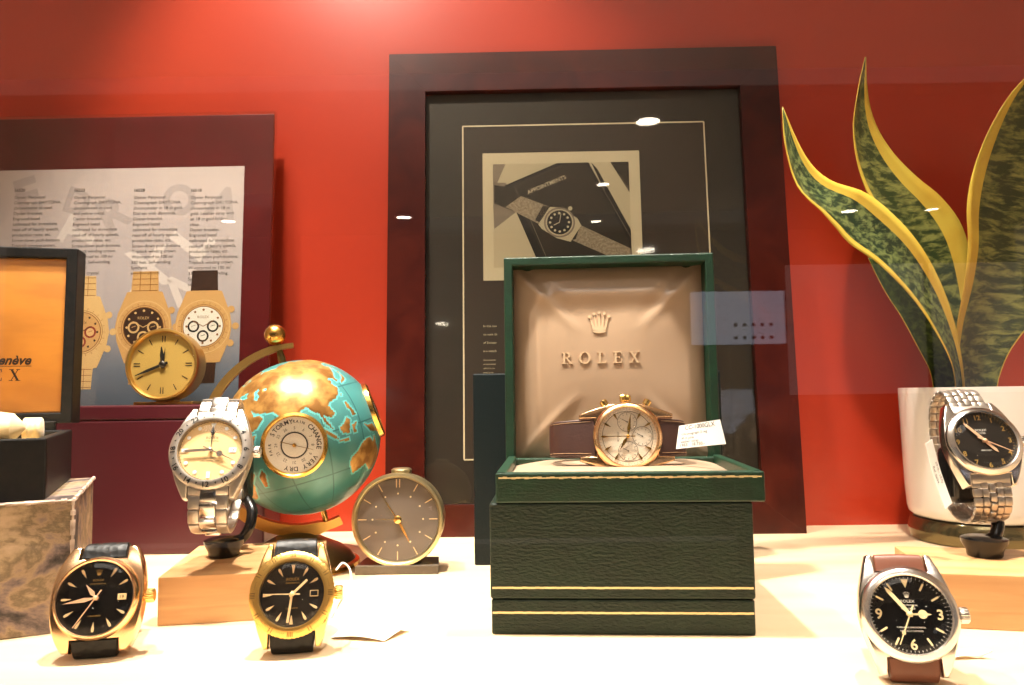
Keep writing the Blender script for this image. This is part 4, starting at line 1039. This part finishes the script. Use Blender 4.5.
# ------------------------------------------------------------------ globe
gy = 497
gb = at(297, 550, gy)
GXp = gb.x
gc = at(303, 436.5, gy); GR = 76 / F_PX * gy
root = thing('globe', 'small teal and gold desk globe with inset weather dials behind the white steel watch', 'globe', (GXp, gy, 0))
C0 = Matrix.Translation((gc.x - GXp, 0, gc.z))
face = math.atan2(-gc.x, gy)                       # turn towards the middle of the window
TILT = R(15)
MG = C0 @ rotm(rz=face) @ rotm(ry=-TILT)           # local z = axis, local -y faces the window
EUR = [(-9, 43), (-9, 37), (-5, 36), (3, 42), (9, 44), (12, 42), (16, 38), (18, 40), (13, 45), (20, 41), (23, 37), (26, 40), (28, 41), (36, 41.5), (41, 41), (38, 44), (40, 46), (36, 46), (33, 45), (29, 45), (28, 42), (27, 40), (28, 37), (36, 36.5), (35, 31), (33, 29), (35, 28), (39, 21), (43, 13), (52, 16), (59, 22), (56, 25), (51, 24.5), (48, 30), (51, 28), (57, 26), (66, 25), (70, 22), (73, 17), (77, 8), (80, 13), (82, 17), (87, 21), (91, 22), (94, 17), (98, 15), (99, 9), (103, 2), (104, 2), (102, 7), (100, 13), (105, 10), (109, 12), (106, 19), (109, 21), (114, 22), (119, 25), (122, 30), (119, 35), (122, 37), (118, 39), (122, 40), (125, 39), (126, 35), (129, 36), (128, 39), (132, 43), (136, 46), (141, 52), (137, 54), (143, 59), (155, 59), (156, 52), (162, 57), (164, 61), (172, 60), (179, 65), (179, 69), (160, 70), (140, 73), (113, 74), (104, 78), (87, 75), (70, 73), (68, 69), (55, 68.5), (44, 68), (40, 65), (33, 67), (40, 68), (27, 71), (16, 68), (10, 63), (5, 61), (8, 58), (12, 57), (13, 55.5), (18, 57), (18, 61), (22, 65), (24, 65), (21, 61), (29, 60), (23, 58), (20, 55), (11, 54), (10, 57), (8, 55), (4, 52), (-2, 49), (-1, 44)]
AFR = [(-6, 36), (10, 37), (11, 33), (20, 31), (25, 32), (33, 31), (36, 24), (38, 18), (43, 12), (51, 12), (48, 5), (41, -2), (39, -7), (41, -15), (35, -20), (35, -24), (32, -27), (28, -33), (20, -35), (17, -29), (12, -17), (13, -8), (9, -1), (9, 4), (3, 6), (-8, 4), (-13, 9), (-17, 14), (-16, 22), (-10, 30)]
MAD = [(49, -12), (50, -16), (47, -25), (44, -25), (44, -17)]
AUS = [(114, -22), (113, -26), (116, -35), (124, -33), (131, -31), (136, -35), (140, -38), (147, -38), (153, -31), (153, -25), (146, -19), (142, -11), (140, -17), (136, -12), (131, -12), (126, -14), (122, -18)]
ISL = [[(95, 5), (98, 4), (104, -2), (106, -6), (102, -4)], [(106, -6.5), (114, -7), (114, -9), (106, -8)], [(109, 2), (113, 3), (117, 7), (119, 5), (117, 1), (116, -4), (110, -3)], [(119, 1), (125, 2), (121, -1), (122, -5), (119, -5)], [(131, -1), (135, -3), (141, -3), (150, -10), (143, -9), (138, -8)], [(120, 18), (122, 18), (124, 12), (126, 7), (122, 7), (122, 11), (120, 14)], [(130, 33), (135, 34), (140, 36), (142, 40), (141, 45), (145, 44), (140, 41), (137, 37), (131, 35)], [(80, 9.5), (82, 7), (80, 6)], [(120, 22), (122, 25), (121, 25)], [(142, 46), (144, 50), (142, 54)], [(-5, 50), (1, 51), (-2, 56), (-5, 58)]]
SEAS = [[(47, 45), (51, 47), (54, 46), (51, 44), (54, 41), (53, 37), (49, 38), (49, 41)], [(58, 46), (61, 46), (61, 43.5), (58, 44)]]
polys = [EUR, AFR, MAD, AUS] + ISL
def inside(P, x, y):
    c = False; j = len(P) - 1
    for i in range(len(P)):
        xi, yi = P[i]; xj, yj = P[j]
        if (yi > y) != (yj > y) and x < (xj - xi) * (y - yi) / (yj - yi) + xi: c = not c
        j = i
    return c
bbs = [(min(q[0] for q in P), max(q[0] for q in P), min(q[1] for q in P), max(q[1] for q in P), P) for P in polys]
def land(lo, la):
    if any(inside(P, lo, la) for P in SEAS): return False
    return any(a <= lo <= b_ and c <= la <= d and inside(P, lo, la) for a, b_, c, d, P in bbs)
NL, NP = 360, 180
G = [[land(i * 360 / NL - 180 + .5, j * 180 / NP - 90 + .5) for i in range(NL)] for j in range(NP)]
m = MB(); vs = []
LON0 = 82
for j in range(NP + 1):
    la = R(j * 180 / NP - 90)
    for i in range(NL):
        lo = R(i * 360 / NL - 180 - LON0)
        L_ = all(G[max(0, min(NP - 1, j + dj))][(i + di) % NL] for dj in (-1, 0) for di in (-1, 0))
        rr = GR + (.35 if L_ else 0)
        vs.append((rr * math.cos(la) * math.sin(lo), -rr * math.cos(la) * math.cos(lo), rr * math.sin(la)))
FS = {'globe_land': [], 'globe_sea': [], 'globe_line': [], 'globe_coast': []}
for j in range(NP):
    for i in range(NL):
        f = (j * NL + i, j * NL + (i + 1) % NL, (j + 1) * NL + (i + 1) % NL, (j + 1) * NL + i)
        nb = [G[max(0, min(NP - 1, j + dj))][(i + di) % NL] for dj in (-1, 0, 1) for di in (-1, 0, 1)]
        k = 'globe_land' if G[j][i] else ('globe_coast' if any(nb) else ('globe_line' if (i % 30 == 7 or j % 30 == 0) else 'globe_sea'))
        FS[k].append(f)
base = [m.mi(k) for k in FS]
m.v = [Vector(v) for v in vs]
for k, L_ in FS.items():
    for f in L_: m.f.append(f); m.m.append(m.mi(k)); m.s.append(True)
ball = m.build('globe_ball', root, MG, auto=80)
RA = GR * 1.2
# meridian arm: half ring on the left, flat band
m = MB(); n = 44; vs = []; fs = []
for i in range(n + 1):
    a = PI / 2 - R(9) + (PI + R(18)) * i / n
    wd = 4.4; th = (2.2 + 1.8 * i / n) * (1 if 2 < i < n - 2 else .7)
    for (rr, yy) in ((RA - th, -wd), (RA + th, -wd), (RA + th, wd), (RA - th, wd)): vs.append((rr * math.cos(a), yy, rr * math.sin(a)))
for i in range(n):
    for j in range(4): fs.append((i * 4 + j, i * 4 + (j + 1) % 4, i * 4 + 4 + (j + 1) % 4, i * 4 + 4 + j))
fs += [(3, 2, 1, 0), tuple(n * 4 + k for k in range(4))]
m.add(vs, fs, 'gold_satin', False); m.build('meridian_arm', root, MG)
m = MB(); m.lathe([(2.4, GR - .5), (2.6, GR + 3), (1.8, RA - 1.2)], 'brass_dark', 20); m.build('top_pivot', root, MG)
m = MB(); m.lathe([(1.8, -RA + 1.2), (2.0, -GR - 2), (1.8, -GR + .5)], 'gold', 20); m.build('bottom_pivot', root, MG)
m = MB(); m.lathe([(2.2, RA + 1), (2.2, RA + 3)] + [(max(.01, 7.0 * math.sin(t)), RA + 9 - 7.0 * math.cos(t)) for t in [R(20 + 160 * k / 14) for k in range(15)]], 'gold_deep', 32, cap0=False); m.build('finial', root, MG)
bz_ = gc.z - RA * .985 - 2
m = MB(); m.lathe([(40, 0), (41, 1.2), (40.5, 3.2), (38, 4.2)], 'gold_deep', 72, cap1=False); rim_ = m.build('base_rim', root)
m = MB(); m.lathe([(38.5, 1), (38, 4.2), (35, 8), (29, 12.5), (20, 16.5), (10, bz_ - 1), (5, bz_), (0.01, bz_)], 'brass_dark', 72); m.build('base', root)
# inset dials
def inset(lon_px, lat_px, rad, parts, nm, lab=None):
    c0 = Vector((GXp, gy, 0)) + C0.translation
    if parts: d = on_sphere(lon_px, lat_px) - c0
    else:                                            # the second dial sits on the right limb
        v_ = (CAM - c0).normalized(); r_ = v_.cross(Vector((0, 0, 1))).normalized() * -1; u_ = r_.cross(v_) * -1
        d = (r_ * .94 + Vector((0, 0, 1)) * .34) * math.sin(R(84)) + v_ * math.cos(R(84))
    nrm = d.normalized(); z = nrm; x = Vector((0, 0, 1)).cross(z).normalized(); y = z.cross(x)
    Mi = Matrix((x, y, z)).transposed().to_4x4(); Mi.translation = C0.translation + z * (GR - (1.6 if parts else 4.0))
    m = MB(); m.lathe([(rad * .98, -6), (rad * 1.04, -2), (rad * 1.06, 1), (rad * 1.05, 3.2), (rad * .97, 4.0), (rad * .92, 3.2), (rad * .91, 2.2)], 'gold_deep', 64, cap0=True, cap1=False); bo = m.build(nm, root, Mi)
    I = Matrix.Identity(4)
    m = MB(); m.disc(0, 0, rad * .93, 2.2, 'dial_paper', 56); m.ring(0, 0, rad * .385, rad * .43, 2.25, 'ink_black')
    if parts:
        def arc_text(s, a_mid, r_, hgt, sp, inward=False):
            n_ = len(s)
            for i, ch in enumerate(s):
                a = a_mid + (i - (n_ - 1) / 2) * sp * (1 if not inward else -1)
                m.text(ch, math.sin(a) * r_, math.cos(a) * r_, hgt, 'ink_black', 2.3, 'c', -a + (PI if inward else 0), bold=.02)
        arc_text('STORMY', -.62, rad * .7, rad * .14, .19); arc_text('RAIN', .18, rad * .72, rad * .09, .13); arc_text('CHANGE', 1.2, rad * .7, rad * .15, .2)
        arc_text('FAIR', -1.75, rad * .72, rad * .09, .14); arc_text('VERY DRY', 2.8, rad * .7, rad * .14, .19)
        for k in range(12):
            a = k * PI / 6; m.text(str(k + 5 if k < 5 else 15 + k), math.sin(a) * rad * .53, math.cos(a) * rad * .51, rad * .095, 'ink_black', 2.3, 'c', -a)
    for k in range(60):
        a = k * PI / 30; m.line((math.sin(a) * rad * .4, math.cos(a) * rad * .4), (math.sin(a) * rad * .46, math.cos(a) * rad * .46), .18, 2.28, 'ink_black')
    m.build('dial', bo, I)
    m = MB(); m.T = Matrix.Rotation(-R(105), 4, 'Z'); m.prism([(-.25, -rad * .45), (.25, -rad * .45), (.1, rad * .62), (-.1, rad * .62)], 2.6, 2.8, 'brass_dark'); m.lathe([(1.2, 2.3), (1.2, 3.0), (.01, 3.1)], 'gold_deep', 16); m.build('needle', bo, I)
    m = MB(); m.lathe([(rad * .92, 3.2), (rad * .6, 4.2), (.01, 4.8)], 'crystal', 40, cap0=False); m.build('crystal', bo, I)
def on_sphere(px, py):
    c = Vector((GXp, gy, 0)) + C0.translation; d = ray(px, py).normalized(); oc = CAM - c
    b_ = oc.dot(d); q = b_ * b_ - (oc.dot(oc) - GR * GR)
    return CAM + d * (-b_ - math.sqrt(max(q, 0)))
inset(294.5, 445, 18.6, True, 'barometer')
inset(374.5, 411, 18, False, 'thermometer')
# ------------------------------------------------------------------ marbled box and black wooden box on the left
MBH = 63.0; TH = R(25)
mc = on_z(66, 631.5)                                # front right corner on the shelf
mc = Vector((at(71.5, 560, mc.y).x, mc.y, 0))
root = thing('marbled_box', 'worn box covered in brown and grey marbled paper, carrying the open black box', 'box', mc, TH)
w, d = 150, 112
m = MB(); m.box((-w / 2, d / 2, MBH / 2), (w, d, MBH), 'marbled_paper', .8); m.build('box_body', root)
m = MB(); random.seed(5)
def edge_strip(p, q, n):
    p, q = Vector(p), Vector(q)
    for i in range(n):
        a = p + (q - p) * (i / n); c = p + (q - p) * ((i + 1) / n)
        m.tube([a, c], random.uniform(.5, 1.3), 'worn_edge', 6)
edge_strip((-w, -.1, MBH - .4), (0, -.1, MBH - .4), 60); edge_strip((0.1, 0, 1), (0.1, 0, MBH - .4), 26); edge_strip((.1, 0, MBH - .4), (.1, d, MBH - .4), 40)
m.build('worn_edging', root)
bc = on_z(45, 500, MBH)
root = thing('wooden_box', 'open black box with orange silk lid lining and cream padding, on the marbled box', 'box', (bc.x, bc.y, MBH), TH)
BW, BD, BHh = 128, 108, at(44, 438, bc.y).z - MBH
m = MB(); t = 5
m.box((-BW / 2, BD / 2, 1.5), (BW - 1, BD - 1, 3), 'black_lacquer', .4)
m.box((-BW / 2, t / 2, BHh / 2), (BW, t, BHh), 'black_lacquer', .8); m.box((-BW / 2, BD - t / 2, BHh / 2), (BW, t, BHh), 'black_lacquer', .8)
for x in (-t / 2, -BW + t / 2): m.box((x, BD / 2, BHh / 2), (t, BD - .2, BHh), 'black_lacquer', .8)
m.build('box_base', root)
m = MB(); m.box((-BW / 2, BD / 2, BHh * .42), (BW - 2 * t, BD - 2 * t, BHh * .8), 'velvet_cream', 3, 3, True); m.build('padding', root)
m = MB()
def roll(x0, x1, y, z, ry, rz, squeeze):
    pts = [(x0 + (x1 - x0) * k / 20, y + math.sin(k * .7) * .6, z) for k in range(21)]
    n = 20; vs = []; fs = []
    for i, p in enumerate(pts):
        u = i / 20; e = min(1, (max(0, 1 - abs(2 * u - 1) ** 8)) ** .5 + .15)
        for j in range(n):
            a = 2 * PI * j / n; vs.append((p[0], p[1] + ry * e * math.cos(a), p[2] + rz * e * math.sin(a)))
    for i in range(20):
        for j in range(n): fs.append((i * n + j, i * n + (j + 1) % n, i * n + n + (j + 1) % n, i * n + n + j))
    fs += [tuple(range(n))[::-1], tuple(range(20 * n, 21 * n))]
    m.add(vs, fs, 'velvet_cream', True)
roll(-BW + 10, -11, 14, BHh + 5, 12, 8, 0); roll(-15, -5.5, 32, BHh + 3, 7, 6.5, 0)
m.build('cushion_rolls', root)
# lid: stands up at the back, turned a little more to the window
lr = at(82, 420, bc.y + BD * math.cos(TH) - 4)
LMl = Matrix.Translation((0, BD + 3, BHh + 4)) @ rotm(rz=R(-12)) @ rotm(rx=PI / 2 - R(2))
WM = Matrix.Translation(root.location / MM) @ rotm(rz=TH) @ LMl
ux, uyT = uv_on(WM, 77.5, 250); ux2, _ = uv_on(WM, 78, 400)
x1 = (ux + ux2) / 2; x0 = x1 - 134; y1 = uyT; fw = 6.5; dp = 16
m = MB()
m.box(((x0 + x1) / 2, y1 / 2, -1.5 - 8), (x1 - x0 - .4, y1 - .4, 3), 'black_lacquer', .4)
for x in (x0 + fw / 2, x1 - fw / 2): m.box((x, y1 / 2, -3), (fw, y1, dp), 'black_lacquer', .8)
for y in (fw / 2, y1 - fw / 2): m.box(((x0 + x1) / 2, y, -3), (x1 - x0 - .4, fw, dp - .1), 'black_lacquer', .8)
lid = m.build('lid', root, LMl)
m = MB(); m.box((-BW * .42, BD + 1.5, BHh + 1), (BW * .7, 7, 9), 'black_lacquer', .6); m.build('hinge', root)
m = MB(); m.box(((x0 + x1) / 2, y1 / 2, -1), (x1 - x0 - 2 * fw + .2, y1 - 2 * fw + .2, 8), 'lid_silk', 1.2, 2, True); ln_ = m.build('lid_lining', root, LMl)
m = MB()
cxl = (x0 + x1) / 2; a = uv_on(WM, 22.5, 381); c = uv_on(WM, 22.5, 369.5)
hh = c[1] - a[1]; t2 = MB(); serif_word(t2, 'ROLEX', 0, a[1], hh, 0, 'dark_print', gap=.5)
xm = max(v.x for v in t2.v)
m.add([(v.x - xm + a[0], v.y, 3.12) for v in t2.v], t2.f, 'dark_print')
e0 = uv_on(WM, 33.5, 366); e1 = uv_on(WM, 33.5, 360)
m.text('Genève', e0[0], e0[1] + .8, (e1[1] - e0[1]) * 1.5, 'dark_print', 3.12, 'r', shear=.35, bold=.03, fit=(e0[0] - uv_on(WM, -9, 366)[0]))
m.line((uv_on(WM, -9, 367)[0], e0[1] - .3), (e0[0], e0[1] - .3), .35, 3.12, 'dark_print')
m.build('printed_lettering', ln_, Matrix.Identity(4))

# ------------------------------------------------------------------ white pot with snake plant
PX, PYd = 342, 553
root = thing('potted_snake_plant', 'snake plant with yellow edged mottled leaves in a white ceramic pot, far right', 'plant', (PX, PYd, 0))
def sq(a, r, e=2.0):
    c, s = math.cos(a), math.sin(a); return r / ((abs(c) ** e + abs(s) ** e) ** (1 / e))
def squircle(prof, mt, name, n=72, cap0=True, cap1=False, par=root):
    m = MB(); m.lathe([(r, z) for r, z in prof], mt, n, True, lambda a, r, z: sq(a, 1.0), cap0, cap1); return m.build(name, par, rotm(rz=0))
pot_h = at(930, 387.5, PYd - 48).z
squircle([(40, 17), (43, 17.4), (45.5, 19.5), (46.5, 24), (47.5, 40), (49, pot_h - 2), (48.8, pot_h), (46, pot_h), (45.5, pot_h - 4), (45, pot_h - 14), (0.01, pot_h - 14)], 'ceramic', 'pot')
squircle([(44, 0), (45.5, .8), (46.5, 5), (46, 12), (43.5, 16), (0.01, 16.8)], 'chrome_foot', 'pot_foot')
squircle([(44.9, pot_h - 13.5), (30, pot_h - 9), (0.01, pot_h - 7)], 'soil', 'soil', cap0=False)
def resample(P, n):
    Q = catmull([Vector(p) for p in P], 10); L_ = [0]
    for a, c in zip(Q, Q[1:]): L_.append(L_[-1] + (c - a).length)
    out = []
    for k in range(n + 1):
        s = L_[-1] * k / n; i = 0
        while i < len(Q) - 2 and L_[i + 1] < s: i += 1
        out.append(Q[i].lerp(Q[i + 1], (s - L_[i]) / max(1e-9, L_[i + 1] - L_[i])))
    return out
def leaf(left, right, mg, mats, bow, th=1.5, n=44):
    A = resample([at(*p) for p in left], n); B = resample([at(*p) for p in right], n)
    us = [0, mg[0] * .5, mg[0], .22 + mg[0] * .3, .4, .5, .6, .78 - mg[1] * .3, 1 - mg[1], 1 - mg[1] * .5, 1]
    k = len(us); vs = []; uv = []
    o0 = Vector((PX, PYd, 0))
    for side in (0, 1):
        for i in range(n + 1):
            t = (A[min(i + 1, n)] + B[min(i + 1, n)] - A[max(i - 1, 0)] - B[max(i - 1, 0)]); wv = B[i] - A[i]
            nn = t.cross(wv); nn = nn.normalized() if nn.length > 1e-6 else Vector((0, 1, 0))
            if nn.y > 0: nn = -nn                    # towards the window
            wl = wv.length
            for u in us:
                b_ = bow * wl * (4 * u * (1 - u)) * -1
                tt = th * (.25 + .75 * min(1, 4 * u * (1 - u))) * min(1, (wl + 2) / 12) * (1 if side == 0 else -1) * .5
                vs.append(A[i].lerp(B[i], u) + nn * (b_ + tt) - o0); uv.append((u, i / n))
    m = bpy.data.meshes.new('leaf'); fs = []; mi = []
    N_ = k * (n + 1)
    for i in range(n):
        for j in range(k - 1):
            q = (i * k + j, i * k + j + 1, (i + 1) * k + j + 1, (i + 1) * k + j); e = 0 if (us[j + 1] <= mg[0] + 1e-6 or us[j] >= 1 - mg[1] - 1e-6) else 1
            fs.append(q); mi.append(e); fs.append(tuple(N_ + x for x in q[::-1])); mi.append(e)
        for j in (0, k - 1): fs.append((i * k + j, (i + 1) * k + j, N_ + (i + 1) * k + j, N_ + i * k + j)); mi.append(0)
    for i in (0, n):
        for j in range(k - 1): fs.append((i * k + j, i * k + j + 1, N_ + i * k + j + 1, N_ + i * k + j)); mi.append(0)
    m.from_pydata([tuple(v * MM) for v in vs], [], fs)
    for x in mats: m.materials.append(MATS[x])
    ul = m.uv_layers.new(name='UVMap')
    for p in m.polygons:
        p.material_index = mi[p.index]; p.use_smooth = True
        for li in p.loop_indices: ul.data[li].uv = uv[m.loops[li].vertex_index]
    bm = bmesh.new(); bm.from_mesh(m); bmesh.ops.recalc_face_normals(bm, faces=bm.faces[:]); bm.to_mesh(m); bm.free()
    o = bpy.data.objects.new('leaf', m); COL.objects.link(o); o.parent = root; return o
# front left leaf
leaf([(782, 107, 480), (785, 145, 478), (797, 186, 476), (822, 212, 478), (836, 228, 484), (850, 244, 490), (880, 265, 498), (914, 300, 508), (938, 336, 520), (952, 366, 532), (956, 396, 545)],
     [(783, 107, 481), (797, 140, 488), (812, 165, 494), (832, 181, 499), (866, 193, 503), (897, 218, 508), (922, 248, 514), (942, 286, 522), (955, 325, 530), (962, 360, 538), (966, 396, 550)], (.16, .2), ['leaf_margin', 'leaf_green'], .12)
# the folded underside below it
leaf([(868, 258, 522), (884, 290, 528), (903, 320, 536), (918, 348, 545), (930, 372, 552), (934, 396, 555)],
     [(872, 258, 524), (905, 284, 530), (930, 315, 538), (948, 345, 546), (958, 372, 552), (962, 396, 556)], (.03, .1), ['leaf_margin', 'leaf_dim'], .08)
# twisted middle leaf
leaf([(865, 57, 560), (859, 85, 556), (855, 108, 553), (853, 128, 552), (856, 158, 552), (866, 190, 553), (884, 222, 555), (908, 258, 558), (928, 296, 562), (944, 338, 564), (950, 396, 566)],
     [(866, 57, 561), (867, 85, 566), (871, 110, 570), (880, 133, 572), (896, 156, 573), (918, 178, 573), (940, 196, 572), (960, 222, 571), (970, 255, 570), (974, 310, 570), (976, 396, 570)], (.14, .22), ['leaf_margin', 'leaf_pale'], .15)
# large right leaf
leaf([(1042, 62, 520), (1012, 92, 521), (990, 128, 522), (974, 168, 523), (967, 205, 524), (968, 245, 526), (964, 285, 530), (957, 325, 536), (955, 360, 542), (958, 396, 550)],
     [(1050, 62, 522), (1078, 110, 540), (1094, 160, 550), (1096, 210, 554), (1084, 255, 556), (1062, 290, 558), (1036, 318, 560), (1012, 348, 562), (1000, 375, 563), (996, 396, 564)], (.17, .015), ['leaf_margin', 'leaf_pale'], .14)
# ------------------------------------------------------------------ light
def spot(x, y, tx, ty, watts, ang, col=(1, .915, .79), size=14, blend=.6, tz=40):
    t = thing('spotlight', 'small white spotlight in the display case ceiling', 'spotlight', (x, y, TOPZ), 0, 'case ceiling spotlights')
    m = MB(); m.lathe([(20, -30), (22, -28), (22, 0), (19, 0), (19, -26)], 'white_paint', 32, cap0=False, cap1=False); m.build('housing', t)
    m = MB(); m.lathe([(.01, -14), (18.8, -14)], 'lamp_glow', 32, False, cap0=False, cap1=False); m.build('lamp', t)
    l = bpy.data.lights.new('spot', 'SPOT'); l.energy = watts; l.color = col; l.spot_size = R(ang); l.spot_blend = blend; l.shadow_soft_size = size * MM
    o = bpy.data.objects.new('spot_light', l); COL.objects.link(o)
    p = Vector((x, y, TOPZ - 34)); o.location = p * MM
    o.rotation_euler = (Vector((tx, ty, tz)) - p).to_track_quat('-Z', 'Y').to_euler()
spot(-80, 370, -40, 310, 48, 60)
spot(-290, 365, -240, 330, 36, 68)
spot(225, 365, 255, 325, 33, 64)
spot(-210, 310, -110, 612, 17, 62, tz=230)
w = bpy.data.worlds.new('World'); SC.world = w; w.use_nodes = True
w.node_tree.nodes['Background'].inputs[0].default_value = (1, .86, .74, 1); w.node_tree.nodes['Background'].inputs[1].default_value = .25
cl = bpy.data.lights.new('front_fill', 'AREA'); cl.shape = 'RECTANGLE'; cl.size = 1.2; cl.size_y = .6; cl.energy = 10; cl.color = (1, .92, .82)  # unseen front fill added to brighten the display, no known fitting
o = bpy.data.objects.new('added_front_fill', cl); COL.objects.link(o); o.location = (-.1, -.85, 1.655)

# ------------------------------------------------------------------ camera
cam = bpy.data.cameras.new('Camera'); cam.sensor_width = 36; cam.lens = 36 * F_PX / 1024; cam.clip_start = .01; cam.clip_end = 50
co = bpy.data.objects.new('Camera', cam); COL.objects.link(co)
co.matrix_world = Matrix.Translation(CAM * MM) @ Matrix((_r, _u, -_f)).transposed().to_4x4()
SC.camera = co
SC.view_settings.view_transform = 'Standard'; SC.view_settings.look = 'None'; SC.view_settings.gamma = 1; SC.view_settings.use_curve_mapping = False
SC.view_settings.exposure = 0.15
SC.cycles.max_bounces = 10; SC.cycles.transparent_max_bounces = 24; SC.cycles.glossy_bounces = 5; SC.cycles.sample_clamp_indirect = 6
